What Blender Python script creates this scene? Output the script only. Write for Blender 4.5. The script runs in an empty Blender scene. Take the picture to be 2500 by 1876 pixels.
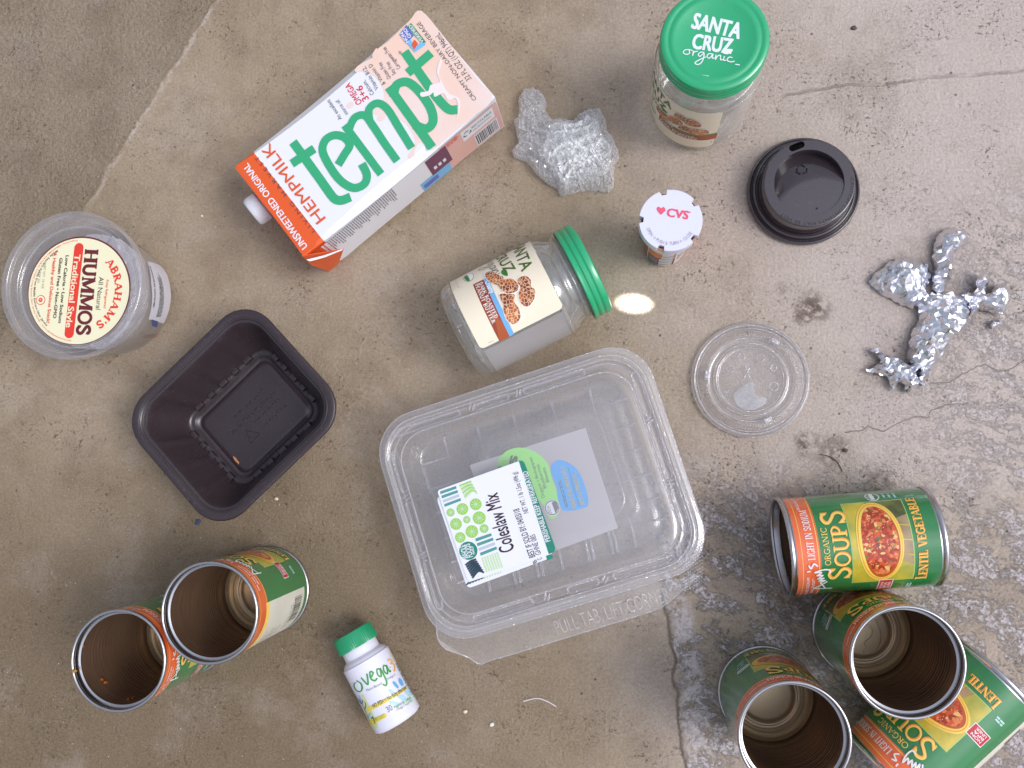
import bpy, bmesh, math, random
from mathutils import Vector, Matrix, Quaternion, noise
from mathutils.geometry import delaunay_2d_cdt

# ------------------------------------------------------------------ camera, sky, sun, exposure
S = bpy.context.scene
COL = S.collection
R_ = math.radians
PW, PH = 2500.0, 1876.0          # photograph size in pixels
FPX = 2080.0                     # focal length in those pixels
CAMH = 0.735                     # camera height over the ground, metres
NADIR = (1490.0, 1105.0)         # pixel that looks straight down
cam_d = bpy.data.cameras.new('camera')
cam = bpy.data.objects.new('camera', cam_d); COL.objects.link(cam)
cam_d.sensor_width = 36.0
cam_d.lens = 36.0 * FPX / PW
cam_d.clip_start, cam_d.clip_end = 0.01, 100.0
_v = Vector((NADIR[0] - PW / 2, -(NADIR[1] - PH / 2), -FPX)).normalized()
CROT = _v.rotation_difference(Vector((0, 0, -1)))
CPOS = Vector((0, 0, CAMH))
cam.location = CPOS
cam.rotation_mode = 'QUATERNION'
cam.rotation_quaternion = CROT
S.camera = cam

SUN_EL, SUN_AZ = 48.0, -8.0      # azimuth counter-clockwise from +x (the right of the photograph)
W = bpy.data.worlds.new('World'); S.world = W
W.use_nodes = True
wn, wl = W.node_tree.nodes, W.node_tree.links
wn.clear()
w_out = wn.new('ShaderNodeOutputWorld')
w_bg = wn.new('ShaderNodeBackground')
w_bg.inputs['Strength'].default_value = 0.14
sky = wn.new('ShaderNodeTexSky')
sky.sky_type = 'NISHITA'
sky.sun_disc = False
sky.sun_elevation = R_(SUN_EL)
sky.sun_rotation = R_(90.0 - SUN_AZ)
sky.dust_density = 3.0
w_hs = wn.new('ShaderNodeHueSaturation')         # thin bright cloud: paler, brighter overhead
w_hs.inputs['Saturation'].default_value = 0.28
w_tc = wn.new('ShaderNodeTexCoord')
w_sep = wn.new('ShaderNodeSeparateXYZ')
w_ramp = wn.new('ShaderNodeValToRGB')
w_ramp.color_ramp.elements[0].position = 0.0
w_ramp.color_ramp.elements[0].color = (0.58, 0.56, 0.54, 1)
w_ramp.color_ramp.elements[1].position = 0.95
w_ramp.color_ramp.elements[1].color = (1.64, 1.70, 1.88, 1)
w_noise = wn.new('ShaderNodeTexNoise')
w_noise.inputs['Scale'].default_value = 3.2
w_noise.inputs['Detail'].default_value = 4.0
w_nr = wn.new('ShaderNodeMapRange')
w_nr.inputs['From Min'].default_value = 0.35
w_nr.inputs['From Max'].default_value = 0.65
w_nr.inputs['To Min'].default_value = 0.72
w_nr.inputs['To Max'].default_value = 1.2
w_m1 = wn.new('ShaderNodeMix'); w_m1.data_type = 'RGBA'; w_m1.blend_type = 'MULTIPLY'
w_m1.inputs['Factor'].default_value = 1.0
w_m2 = wn.new('ShaderNodeVectorMath'); w_m2.operation = 'SCALE'
wl.new(w_tc.outputs['Generated'], w_sep.inputs[0])
wl.new(w_sep.outputs['Z'], w_ramp.inputs['Fac'])
wl.new(w_tc.outputs['Generated'], w_noise.inputs['Vector'])
wl.new(w_noise.outputs['Fac'], w_nr.inputs['Value'])
wl.new(sky.outputs['Color'], w_hs.inputs['Color'])
wl.new(w_hs.outputs['Color'], w_m1.inputs['A'])
wl.new(w_ramp.outputs['Color'], w_m1.inputs['B'])
wl.new(w_m1.outputs['Result'], w_m2.inputs[0])
wl.new(w_nr.outputs['Result'], w_m2.inputs['Scale'])
wl.new(w_m2.outputs['Vector'], w_bg.inputs['Color'])
wl.new(w_bg.outputs['Background'], w_out.inputs['Surface'])

sun_d = bpy.data.lights.new('sun', 'SUN')
sun = bpy.data.objects.new('sun', sun_d); COL.objects.link(sun)
sun_d.energy = 1.15
sun_d.angle = R_(26.0)
sun_d.color = (1.0, 0.96, 0.92)
_sd = Vector((math.cos(R_(SUN_EL)) * math.cos(R_(SUN_AZ)), math.cos(R_(SUN_EL)) * math.sin(R_(SUN_AZ)), math.sin(R_(SUN_EL))))
sun.location = _sd * 3
sun.rotation_mode = 'QUATERNION'
sun.rotation_quaternion = _sd.to_track_quat('Z', 'Y')

S.view_settings.view_transform = 'Standard'
S.view_settings.look = 'None'
S.view_settings.exposure = 0.0
S.view_settings.gamma = 1.0
S.view_settings.use_curve_mapping = False
S.cycles.max_bounces = 14
S.cycles.transparent_max_bounces = 40
S.cycles.transmission_bounces = 8
S.cycles.use_denoising = True
S.cycles.caustics_reflective = False
S.cycles.caustics_refractive = False

# ------------------------------------------------------------------ measuring helpers
def ray(px, py):
    return CROT @ Vector(((px - PW / 2) / FPX, -(py - PH / 2) / FPX, -1.0))

def at(px, py, z=0.0):
    """point of the scene at height z seen at a pixel of the photograph"""
    d = ray(px, py)
    return CPOS + d * ((z - CAMH) / d.z)

class Frame:
    """an enlarged crop of the photograph, used for measuring"""
    def __init__(s, ox, oy, k): s.ox, s.oy, s.k = ox, oy, k
    def __call__(s, p): return (s.ox + p[0] / s.k, s.oy + p[1] / s.k)
SRC = Frame(0, 0, 1.0)
DSP = Frame(0, 0, 0.8848)

def lin(r, g, b):
    f = lambda c: (c / 255 / 12.92) if c / 255 <= 0.04045 else ((c / 255 + 0.055) / 1.055) ** 2.4
    return (f(r), f(g), f(b), 1.0)

# ------------------------------------------------------------------ materials
MATS = {}
def mat(name, color, rough=0.5, metal=0.0, spec=0.5, coat=0.0, bump=None, vary=None, dust=0.0):
    """principled surface; bump = (scale, strength, distance); vary = (scale, second colour, amount)"""
    if name in MATS: return MATS[name]
    m = bpy.data.materials.new(name); m.use_nodes = True
    nt = m.node_tree; b = nt.nodes['Principled BSDF']
    b.inputs['Base Color'].default_value = color
    b.inputs['Roughness'].default_value = rough
    b.inputs['Metallic'].default_value = metal
    b.inputs['Specular IOR Level'].default_value = spec
    b.inputs['Coat Weight'].default_value = coat
    b.inputs['Coat Roughness'].default_value = 0.14
    b.inputs['Coat IOR'].default_value = 1.55
    tc = None
    if bump or vary:
        tc = nt.nodes.new('ShaderNodeTexCoord')
    if bump:
        n = nt.nodes.new('ShaderNodeTexNoise'); n.inputs['Scale'].default_value = bump[0]; n.inputs['Detail'].default_value = 5
        bp = nt.nodes.new('ShaderNodeBump'); bp.inputs['Strength'].default_value = bump[1]; bp.inputs['Distance'].default_value = bump[2]
        nt.links.new(tc.outputs['Object'], n.inputs['Vector'])
        nt.links.new(n.outputs['Fac'], bp.inputs['Height'])
        nt.links.new(bp.outputs['Normal'], b.inputs['Normal'])
    if vary:
        n = nt.nodes.new('ShaderNodeTexNoise'); n.inputs['Scale'].default_value = vary[0]; n.inputs['Detail'].default_value = 6
        r = nt.nodes.new('ShaderNodeValToRGB')
        r.color_ramp.elements[0].position = 0.35; r.color_ramp.elements[0].color = (0, 0, 0, 1)
        r.color_ramp.elements[1].position = 0.68; r.color_ramp.elements[1].color = (vary[2],) * 3 + (1,)
        mx = nt.nodes.new('ShaderNodeMix'); mx.data_type = 'RGBA'
        mx.inputs['A'].default_value = color; mx.inputs['B'].default_value = vary[1]
        nt.links.new(tc.outputs['Object'], n.inputs['Vector'])
        nt.links.new(n.outputs['Fac'], r.inputs['Fac'])
        nt.links.new(r.outputs['Color'], mx.inputs['Factor'])
        nt.links.new(mx.outputs['Result'], b.inputs['Base Color'])
    if dust:
        tc = tc or nt.nodes.new('ShaderNodeTexCoord')
        n = nt.nodes.new('ShaderNodeTexNoise'); n.inputs['Scale'].default_value = 520.0; n.inputs['Detail'].default_value = 3
        n2 = nt.nodes.new('ShaderNodeTexNoise'); n2.inputs['Scale'].default_value = 28.0; n2.inputs['Detail'].default_value = 6
        r = nt.nodes.new('ShaderNodeMapRange'); r.inputs[1].default_value = 0.63; r.inputs[2].default_value = 0.72
        r2 = nt.nodes.new('ShaderNodeMapRange'); r2.inputs[1].default_value = 0.4; r2.inputs[2].default_value = 0.7; r2.inputs[3].default_value = rough * 0.8; r2.inputs[4].default_value = min(1, rough * 1.7)
        mu = nt.nodes.new('ShaderNodeMath'); mu.operation = 'MULTIPLY'; mu.inputs[1].default_value = dust
        mx = nt.nodes.new('ShaderNodeMix'); mx.data_type = 'RGBA'; mx.inputs['A'].default_value = color; mx.inputs['B'].default_value = lin(150, 140, 132)
        nt.links.new(tc.outputs['Object'], n.inputs['Vector']); nt.links.new(tc.outputs['Object'], n2.inputs['Vector'])
        nt.links.new(n.outputs['Fac'], r.inputs[0]); nt.links.new(r.outputs[0], mu.inputs[0]); nt.links.new(mu.outputs[0], mx.inputs['Factor'])
        nt.links.new(mx.outputs['Result'], b.inputs['Base Color'])
        nt.links.new(n2.outputs['Fac'], r2.inputs[0]); nt.links.new(r2.outputs[0], b.inputs['Roughness'])
    MATS[name] = m
    return m

def clear(name, tint=(0.985, 0.985, 0.99, 1), haze=0.06, rough=0.06, bump=(90.0, 0.25, 0.002), gloss=1.6, hazecol=(0.8, 0.8, 0.84, 1), trans=0.4, edge=0.0):
    """thin clear plastic or glass: see-through, mirror-like where it is seen at a slant, faintly milky"""
    if name in MATS: return MATS[name]
    m = bpy.data.materials.new(name); m.use_nodes = True
    nt = m.node_tree; nd = nt.nodes; lk = nt.links
    nd.clear()
    out = nd.new('ShaderNodeOutputMaterial')
    tr = nd.new('ShaderNodeBsdfTransparent'); tr.inputs['Color'].default_value = tint
    gl = nd.new('ShaderNodeBsdfGlossy'); gl.inputs['Roughness'].default_value = rough; gl.inputs['Color'].default_value = (1, 1, 1, 1)
    d1 = nd.new('ShaderNodeBsdfDiffuse'); d1.inputs['Color'].default_value = hazecol
    d2 = nd.new('ShaderNodeBsdfTranslucent'); d2.inputs['Color'].default_value = hazecol
    df = nd.new('ShaderNodeMixShader'); df.inputs['Fac'].default_value = trans
    lk.new(d1.outputs[0], df.inputs[1]); lk.new(d2.outputs[0], df.inputs[2])
    fr = nd.new('ShaderNodeLayerWeight'); fr.inputs['Blend'].default_value = 0.5
    pw = nd.new('ShaderNodeMath'); pw.operation = 'POWER'; pw.inputs[1].default_value = 3.5
    mu = nd.new('ShaderNodeMath'); mu.operation = 'MULTIPLY_ADD'; mu.inputs[1].default_value = 0.95; mu.inputs[2].default_value = 0.035 * gloss; mu.use_clamp = True
    tc = nd.new('ShaderNodeTexCoord')
    n = nd.new('ShaderNodeTexNoise'); n.inputs['Scale'].default_value = bump[0]; n.inputs['Detail'].default_value = 3
    bp = nd.new('ShaderNodeBump'); bp.inputs['Strength'].default_value = bump[1]; bp.inputs['Distance'].default_value = bump[2]
    lk.new(tc.outputs['Object'], n.inputs['Vector']); lk.new(n.outputs['Fac'], bp.inputs['Height'])
    lk.new(bp.outputs['Normal'], gl.inputs['Normal']); lk.new(bp.outputs['Normal'], fr.inputs['Normal'])
    lk.new(fr.outputs['Facing'], pw.inputs[0]); lk.new(pw.outputs[0], mu.inputs[0])
    m1 = nd.new('ShaderNodeMixShader'); m2 = nd.new('ShaderNodeMixShader')
    lk.new(mu.outputs[0], m1.inputs['Fac']); lk.new(tr.outputs[0], m1.inputs[1]); lk.new(gl.outputs[0], m1.inputs[2])
    lw = nd.new('ShaderNodeLayerWeight'); lw.inputs['Blend'].default_value = 0.35
    hz = nd.new('ShaderNodeMath'); hz.operation = 'MULTIPLY_ADD'; hz.inputs[1].default_value = edge; hz.inputs[2].default_value = haze; hz.use_clamp = True
    lk.new(lw.outputs['Facing'], hz.inputs[0])
    lk.new(hz.outputs[0], m2.inputs['Fac'])
    lk.new(m1.outputs[0], m2.inputs[1]); lk.new(df.outputs[0], m2.inputs[2])
    lk.new(m2.outputs[0], out.inputs['Surface'])
    MATS[name] = m
    return m

def ink(name, r, g, b, rough=0.38, coat=0.0):
    return mat(name, lin(r, g, b), rough, coat=coat)

# ------------------------------------------------------------------ objects
def link(o, parent=None):
    COL.objects.link(o)
    if parent is not None: o.parent = parent
    return o

def tag(o, label, cat, group=None, kind=None):
    o['label'] = label; o['category'] = cat
    if group: o['group'] = group
    if kind: o['kind'] = kind
    return o

def thing(name, M, label, cat, group=None):
    o = bpy.data.objects.new(name, None)
    o.empty_display_size = 0.02
    COL.objects.link(o)
    o.matrix_world = M
    return tag(o, label, cat, group)

def mesh_obj(name, verts, faces, mats, parent=None, smooth=False, fmats=None):
    me = bpy.data.meshes.new(name)
    me.from_pydata([tuple(v) for v in verts], [], faces)
    if not isinstance(mats, (list, tuple)): mats = [mats]
    for m in mats: me.materials.append(m)
    if fmats: me.polygons.foreach_set('material_index', fmats)
    if smooth: me.polygons.foreach_set('use_smooth', [True] * len(me.polygons))
    me.update()
    return link(bpy.data.objects.new(name, me), parent)

def sharp(o, deg=35):
    o.data.set_sharp_from_angle(angle=R_(deg))
    return o

class MB:
    """collects shapes into one mesh"""
    def __init__(s): s.v, s.f, s.m = [], [], []
    def add(s, verts, faces, mi=0):
        k = len(s.v); s.v += [Vector(v) for v in verts]
        s.f += [tuple(i + k for i in f) for f in faces]; s.m += [mi] * len(faces)
    def box(s, c, size, rot=0.0, mi=0, taper=1.0):
        x, y, z = (q / 2 for q in size); c = Vector(c); m = Matrix.Rotation(rot, 3, 'Z')
        vs = []
        for sz in (-1, 1):
            t = taper if sz > 0 else 1.0
            for sx, sy in ((-1, -1), (1, -1), (1, 1), (-1, 1)):
                vs.append(c + m @ Vector((sx * x * t, sy * y * t, sz * z)))
        s.add(vs, [(3, 2, 1, 0), (4, 5, 6, 7), (0, 1, 5, 4), (1, 2, 6, 5), (2, 3, 7, 6), (3, 0, 4, 7)], mi)
    def lathe(s, prof, n=72, mi=0, cap0=False, cap1=False, wob=None, z0=0.0):
        vs = []
        for j, (r, z) in enumerate(prof):
            for i in range(n):
                a = 2 * math.pi * i / n
                q = (r, z) if wob is None else wob(j, a, r, z)
                vs.append((q[0] * math.cos(a), q[0] * math.sin(a), q[1]))
        fs = []
        for j in range(len(prof) - 1):
            for i in range(n):
                i2 = (i + 1) % n
                fs.append((j * n + i, j * n + i2, (j + 1) * n + i2, (j + 1) * n + i))
        if cap0: fs.append(tuple(range(n - 1, -1, -1)))
        if cap1: fs.append(tuple((len(prof) - 1) * n + i for i in range(n)))
        s.add(vs, fs, mi)
    def loft(s, loops, mi=0, cap=True):
        n = len(loops[0]); vs = [p for l in loops for p in l]; fs = []
        for j in range(len(loops) - 1):
            for i in range(n):
                i2 = (i + 1) % n
                fs.append((j * n + i, j * n + i2, (j + 1) * n + i2, (j + 1) * n + i))
        if cap: fs.append(tuple((len(loops) - 1) * n + i for i in range(n)))
        s.add(vs, fs, mi)
    def tube(s, pts, r, n=8, mi=0):
        pts = [Vector(p) for p in pts]; vs = []; fs = []
        for k, p in enumerate(pts):
            t = (pts[min(k + 1, len(pts) - 1)] - pts[max(k - 1, 0)]).normalized()
            a = t.cross(Vector((0, 0, 1)))
            a = a.normalized() if a.length > 1e-6 else Vector((1, 0, 0))
            b = a.cross(t)
            rr = r[k] if isinstance(r, (list, tuple)) else r
            for i in range(n):
                w = 2 * math.pi * i / n
                vs.append(p + (a * math.cos(w) + b * math.sin(w)) * rr)
        for k in range(len(pts) - 1):
            for i in range(n):
                i2 = (i + 1) % n
                fs.append((k * n + i, k * n + i2, (k + 1) * n + i2, (k + 1) * n + i))
        fs.append(tuple(range(n - 1, -1, -1))); fs.append(tuple((len(pts) - 1) * n + i for i in range(n)))
        s.add(vs, fs, mi)
    def build(s, name, mats, parent=None, smooth=True, ang=35):
        o = mesh_obj(name, s.v, s.f, mats, parent, smooth, s.m)
        if smooth and ang: sharp(o, ang)
        return o

def rrect(w, d, r, n=8, z=0.0, per=0):
    """rounded rectangle loop, counter-clockwise; per = extra points along each straight side"""
    pts = []
    hw, hd = w / 2, d / 2
    cs = [(hw - r, hd - r, 0), (-hw + r, hd - r, 90), (-hw + r, -hd + r, 180), (hw - r, -hd + r, 270)]
    for k, (cx, cy, a0) in enumerate(cs):
        for i in range(n + 1):
            a = R_(a0 + 90.0 * i / n)
            pts.append(Vector((cx + r * math.cos(a), cy + r * math.sin(a), z)))
        nx = cs[(k + 1) % 4]; a = R_(nx[2])
        q = Vector((nx[0] + r * math.cos(a), nx[1] + r * math.sin(a), z)); p = pts[-1]
        for i in range(1, per + 1):
            pts.append(p.lerp(q, i / (per + 1)))
    return pts

# ------------------------------------------------------------------ text and printed artwork
_TXT = {}
def text_mesh(s, bold=0.0):
    key = (s, bold)
    if key in _TXT: return _TXT[key]
    c = bpy.data.curves.new('t', 'FONT'); c.body = s; c.resolution_u = 3; c.offset = bold; c.fill_mode = 'FRONT'
    o = bpy.data.objects.new('t', c); me = o.to_mesh()
    vs = [(v.co.x, v.co.y) for v in me.vertices]; fs = [tuple(p.vertices) for p in me.polygons]
    o.to_mesh_clear(); bpy.data.objects.remove(o); bpy.data.curves.remove(c)
    xs = [v[0] for v in vs] or [0, 1]
    _TXT[key] = (vs, fs, min(xs), max(xs))
    return _TXT[key]
_hm = text_mesh('H'); CAP = max(v[1] for v in _hm[0]) - min(v[1] for v in _hm[0])

def crom(pts, n=8, closed=False):
    """smooth curve through points"""
    P = [Vector((p[0], p[1])) for p in pts]; out = []
    m = len(P)
    for i in range(m if closed else m - 1):
        if closed: p0, p1, p2, p3 = P[i - 1], P[i], P[(i + 1) % m], P[(i + 2) % m]
        else: p0, p1, p2, p3 = P[max(i - 1, 0)], P[i], P[i + 1], P[min(i + 2, m - 1)]
        for k in range(n):
            t = k / n
            out.append(0.5 * ((2 * p1) + (p2 - p0) * t + (2 * p0 - 5 * p1 + 4 * p2 - p3) * t * t + (3 * p1 - p0 - 3 * p2 + p3) * t ** 3))
    if not closed: out.append(P[-1])
    return out

def _arc(cx, cy, rx, ry, a0, a1, n=14):
    return [(cx + rx * math.cos(R_(a0 + (a1 - a0) * i / n)), cy + ry * math.sin(R_(a0 + (a1 - a0) * i / n))) for i in range(n + 1)]
K, T = 0.17, 0.075       # thick and thin strokes of the serif alphabet
def _sf(x, y, w=0.24): return ([(x - w / 2, y), (x + w / 2, y)], 0.07)
SER = {
 'A': (0.80, [([(.08, 0), (.39, 1)], T), ([(.40, 1), (.70, 0)], K), ([(.18, .33), (.6, .33)], T), _sf(.08, .035), _sf(.7, .035, .28)]),
 'B': (0.68, [([(.16, 0), (.16, 1)], K), (crom([(.16, .965), (.38, .95), (.5, .76), (.38, .56), (.16, .53)]), .11), (crom([(.16, .53), (.42, .5), (.56, .27), (.42, .05), (.16, .035)]), .12), _sf(.12, .965, .2), _sf(.12, .035, .2)]),
 'C': (0.76, [(_arc(.42, .5, .33, .47, 48, 312), .14), ([(.66, .98), (.66, .7)], .07), ([(.66, .3), (.66, .1)], .05)]),
 'D': (0.78, [([(.16, 0), (.16, 1)], K), (crom([(.16, .965), (.42, .92), (.66, .5), (.42, .08), (.16, .035)]), .13), _sf(.12, .965, .2), _sf(.12, .035, .2)]),
 'E': (0.68, [([(.16, 0), (.16, 1)], K), ([(.16, .965), (.58, .965)], .07), ([(.16, .52), (.46, .52)], .07), ([(.16, .035), (.62, .035)], .07), ([(.57, 1), (.57, .76)], .06), ([(.61, 0), (.61, .26)], .06), ([(.46, .64), (.46, .4)], .05), _sf(.1, .965, .16), _sf(.1, .035, .16)]),
 'G': (0.82, [(_arc(.42, .5, .33, .47, 48, 320), .14), ([(.66, .98), (.66, .7)], .07), ([(.67, .42), (.67, .03)], K * .9), _sf(.66, .42, .3)]),
 'H': (0.86, [([(.17, 0), (.17, 1)], K), ([(.69, 0), (.69, 1)], K), ([(.17, .5), (.69, .5)], T), _sf(.17, .965, .32), _sf(.17, .035, .32), _sf(.69, .965, .32), _sf(.69, .035, .32)]),
 'I': (0.42, [([(.21, 0), (.21, 1)], K), _sf(.21, .965, .34), _sf(.21, .035, .34)]),
 'L': (0.64, [([(.17, 0), (.17, 1)], K), ([(.17, .035), (.58, .035)], .07), ([(.57, 0), (.57, .28)], .06), _sf(.17, .965, .32), _sf(.1, .035, .18)]),
 'M': (1.04, [([(.15, 0), (.16, 1)], T), ([(.18, 1), (.51, .06)], K), ([(.51, .06), (.84, 1)], T), ([(.87, 1), (.87, 0)], K), _sf(.14, .035), _sf(.87, .035, .3), _sf(.1, .965, .16), _sf(.94, .965, .16)]),
 'N': (0.86, [([(.14, 0), (.14, 1)], T), ([(.15, 1), (.69, 0)], K), ([(.7, 0), (.7, 1)], T), _sf(.14, .035), _sf(.7, .965), _sf(.08, .965, .18)]),
 'O': (0.84, [(_arc(.42, .5, .34, .47, 0, 360, 26), .13)]),
 'P': (0.66, [([(.17, 0), (.17, 1)], K), (crom([(.17, .965), (.4, .95), (.55, .73), (.4, .48), (.17, .45)]), .11), _sf(.1, .965, .18), _sf(.17, .035, .32)]),
 'R': (0.74, [([(.17, 0), (.17, 1)], K), (crom([(.17, .965), (.38, .95), (.53, .74), (.38, .52), (.17, .5)]), .11), ([(.36, .5), (.64, .03)], .15), _sf(.1, .965, .18), _sf(.17, .035, .32), _sf(.68, .035, .14)]),
 'S': (0.66, [(crom([(.53, .78), (.45, .93), (.3, .97), (.14, .88), (.12, .72), (.3, .56), (.48, .43), (.55, .25), (.46, .07), (.28, .03), (.1, .2)]), .14), ([(.55, .98), (.55, .7)], .06), ([(.1, .3), (.1, .02)], .06)]),
 'T': (0.72, [([(.36, 0), (.36, 1)], K), ([(.05, .965), (.67, .965)], .07), ([(.06, 1), (.06, .74)], .06), ([(.66, 1), (.66, .74)], .06), _sf(.36, .035, .32)]),
 'U': (0.82, [(crom([(.17, 1), (.17, .5), (.2, .2), (.4, .035), (.58, .12), (.66, .35), (.66, .6), (.66, 1)], 5), .14), _sf(.17, .965, .32), _sf(.66, .965, .26)]),
 'V': (0.76, [([(.1, 1), (.38, 0)], K), ([(.38, 0), (.66, 1)], T), _sf(.1, .965, .28), _sf(.66, .965)]),
 'Y': (0.74, [([(.1, 1), (.37, .45)], K), ([(.37, .45), (.64, 1)], T), ([(.37, .48), (.37, 0)], K), _sf(.1, .965), _sf(.64, .965), _sf(.37, .035, .3)]),
 'K': (0.80, [([(.17, 0), (.17, 1)], K), ([(.2, .42), (.62, .97)], T), ([(.34, .58), (.68, .03)], .15), _sf(.17, .965, .32), _sf(.17, .035, .32), _sf(.62, .965), _sf(.7, .035)]),
 "'": (0.26, [([(.15, 1), (.1, .7)], .12)]),
 ' ': (0.4, []),
}

class Flat:
    """a flat printed face; local origin o, axes u, v"""
    step = None
    def __init__(s, M, o, u, v):
        s.M, s.Mi = M, M.inverted()
        s.o, s.u, s.v = Vector(o), Vector(u).normalized(), Vector(v).normalized(); s.n = s.u.cross(s.v)
    def uv(s, p):
        a = s.Mi @ CPOS; d = (s.Mi.to_3x3() @ ray(*p))
        t = (s.o - a).dot(s.n) / d.dot(s.n); q = a + d * t - s.o
        return Vector((q.dot(s.u), q.dot(s.v)))
    def xyz(s, u, v, h): return s.o + s.u * u + s.v * v + s.n * h

class Round:
    """a printed sleeve on a body of revolution about local z; radius may depend on z"""
    def __init__(s, M, r, deg=3.0):
        s.M, s.Mi = M, M.inverted(); s.rf = r if callable(r) else (lambda z: r)
        s.r = s.rf(0.03); s.step = s.r * R_(deg)
    def uv(s, p, a_ref=None):
        a = s.Mi @ CPOS; d = (s.Mi.to_3x3() @ ray(*p)); r = s.r
        A = d.x ** 2 + d.y ** 2; B = 2 * (a.x * d.x + a.y * d.y)
        for _ in range(4):
            C = a.x ** 2 + a.y ** 2 - r * r
            t = (-B - math.sqrt(max(B * B - 4 * A * C, 0))) / (2 * A); q = a + d * t
            r = s.rf(q.z)
        return Vector((math.atan2(q.y, q.x) * s.r, q.z))
    def xyz(s, u, v, h):
        a = u / s.r; r = s.rf(v) + h
        return Vector((r * math.cos(a), r * math.sin(a), v))

class Art:
    """printed artwork built as thin stacked sheets on a surface"""
    LAY = 0.00010
    def __init__(s, surf, frame=SRC, base=0.00015):
        s.s, s.fr, s.base = surf, frame, base
        s.items, s.mats = [], []
        s.wrap = None
    def p(s, q):
        r = s.s.uv(s.fr(q))
        if s.wrap is not None:
            c = 2 * math.pi * s.s.r
            while r.x < s.wrap - c / 2: r.x += c
            while r.x > s.wrap + c / 2: r.x -= c
        return r
    def mi(s, m):
        if m not in s.mats: s.mats.append(m)
        return s.mats.index(m)
    def raw(s, vs, fs, m, lay, hs=None):
        s.items.append((vs, fs, s.mi(m), lay, hs))
    def poly(s, pts, m, lay=0, px=True):
        q = [s.p(a) for a in pts] if px else [Vector((a[0], a[1])) for a in pts]
        ar = sum(q[i].x * q[i - 1].y - q[i - 1].x * q[i].y for i in range(len(q)))
        if ar > 0: q.reverse()
        s.raw(q, [tuple(range(len(q)))], m, lay)
    def smooth(s, pts, m, lay=0, px=True, n=6):
        q = [s.p(a) for a in pts] if px else [Vector(a) for a in pts]
        s.poly(crom(q, n, True), m, lay, False)
    def rect(s, u0, v0, u1, v1, m, lay=0):
        s.poly([(u0, v0), (u1, v0), (u1, v1), (u0, v1)], m, lay, False)
    def ell(s, c, a, b, m, lay=0, n=40):
        """ellipse: centre and two half-axis tips in pixels"""
        c, a, b = s.p(c), s.p(a), s.p(b)
        s.poly([c + (a - c) * math.cos(2 * math.pi * i / n) + (b - c) * math.sin(2 * math.pi * i / n) for i in range(n)], m, lay, False)
    def disc(s, c, r, m, lay=0, n=40, ry=None):
        s.poly([(c[0] + r * math.cos(2 * math.pi * i / n), c[1] + (ry or r) * math.sin(2 * math.pi * i / n)) for i in range(n)], m, lay, False)
    def stroke(s, pts, w, m, lay=0, px=True, smooth=False, n=6, micro=0.0, taper=False):
        q = [s.p(a) for a in pts] if px else [Vector((a[0], a[1])) for a in pts]
        if smooth: q = crom(q, n)
        vs, hs = [], []
        L = len(q)
        for i in range(L):
            d0 = (q[i] - q[i - 1]) if i > 0 else (q[1] - q[0])
            d1 = (q[i + 1] - q[i]) if i < L - 1 else (q[-1] - q[-2])
            d0 = d0.normalized() if d0.length > 1e-9 else d1.normalized(); d1 = d1.normalized() if d1.length > 1e-9 else d0
            t = d0 + d1; t = t.normalized() if t.length > 1e-6 else d1
            nn = Vector((-t.y, t.x)); k = 1 / max(0.6, nn.dot(Vector((-d1.y, d1.x))))
            ww = w * (0.35 + 0.65 * math.sin(math.pi * (0.12 + 0.76 * i / (L - 1)))) if taper else w
            vs += [q[i] + nn * ww / 2 * k, q[i] - nn * ww / 2 * k]
            h = micro + 0.00005 * i / max(L - 1, 1); hs += [h, h]
        s.raw(vs, [(2 * i, 2 * i + 1, 2 * i + 3, 2 * i + 2) for i in range(L - 1)], m, lay, hs)
    def text(s, t, p0, p1, h, m, lay=2, bold=0.0, px=True, squash=None):
        """text whose baseline runs from p0 to p1; h = cap height in metres"""
        a, b = (s.p(p0), s.p(p1)) if px else (Vector(p0), Vector(p1))
        vs, fs, x0, x1 = text_mesh(t, min(bold, 0.0))
        d = (b - a); sx = d.length / (x1 - x0); d.normalize(); up = Vector((-d.y, d.x)); sy = h / CAP
        for k, (dx, dy) in enumerate(((-1, -.6), (1, .6), (-1, .6), (1, -.6)) if bold > 0 else ((0, 0),)):
            s.raw([a + d * ((v[0] - x0 + dx * bold) * sx) + up * ((v[1] + dy * bold) * sy) for v in vs], fs, m, lay, [k * 0.000006] * len(vs))
    def serif(s, t, p0, p1, h, m, lay=2, px=True, scale=None, weight=1.0, drop=None):
        """capitals with serifs; scale[i] enlarges a letter, drop[i] lowers it (in cap heights)"""
        a, b = (s.p(p0), s.p(p1)) if px else (Vector(p0), Vector(p1))
        sc = scale or {}; dr = drop or {}
        tot = sum(SER[c][0] * (1 + (sc.get(i, 1) - 1) * 0.75) for i, c in enumerate(t))
        d = b - a; sx = d.length / tot; d.normalize(); up = Vector((-d.y, d.x)); x = 0
        for i, c in enumerate(t):
            w, st = SER[c]; k = sc.get(i, 1); kx = 1 + (k - 1) * 0.75
            for j, (pts, ww) in enumerate(st):
                q = [a + d * ((x + p[0] * kx) * sx) + up * ((p[1] * k - dr.get(i, 0)) * h) for p in pts]
                s.stroke(q, ww * weight * (sx * kx + h * k) / 2, m, lay, False, micro=j * 0.000004)
            x += w * kx
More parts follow.
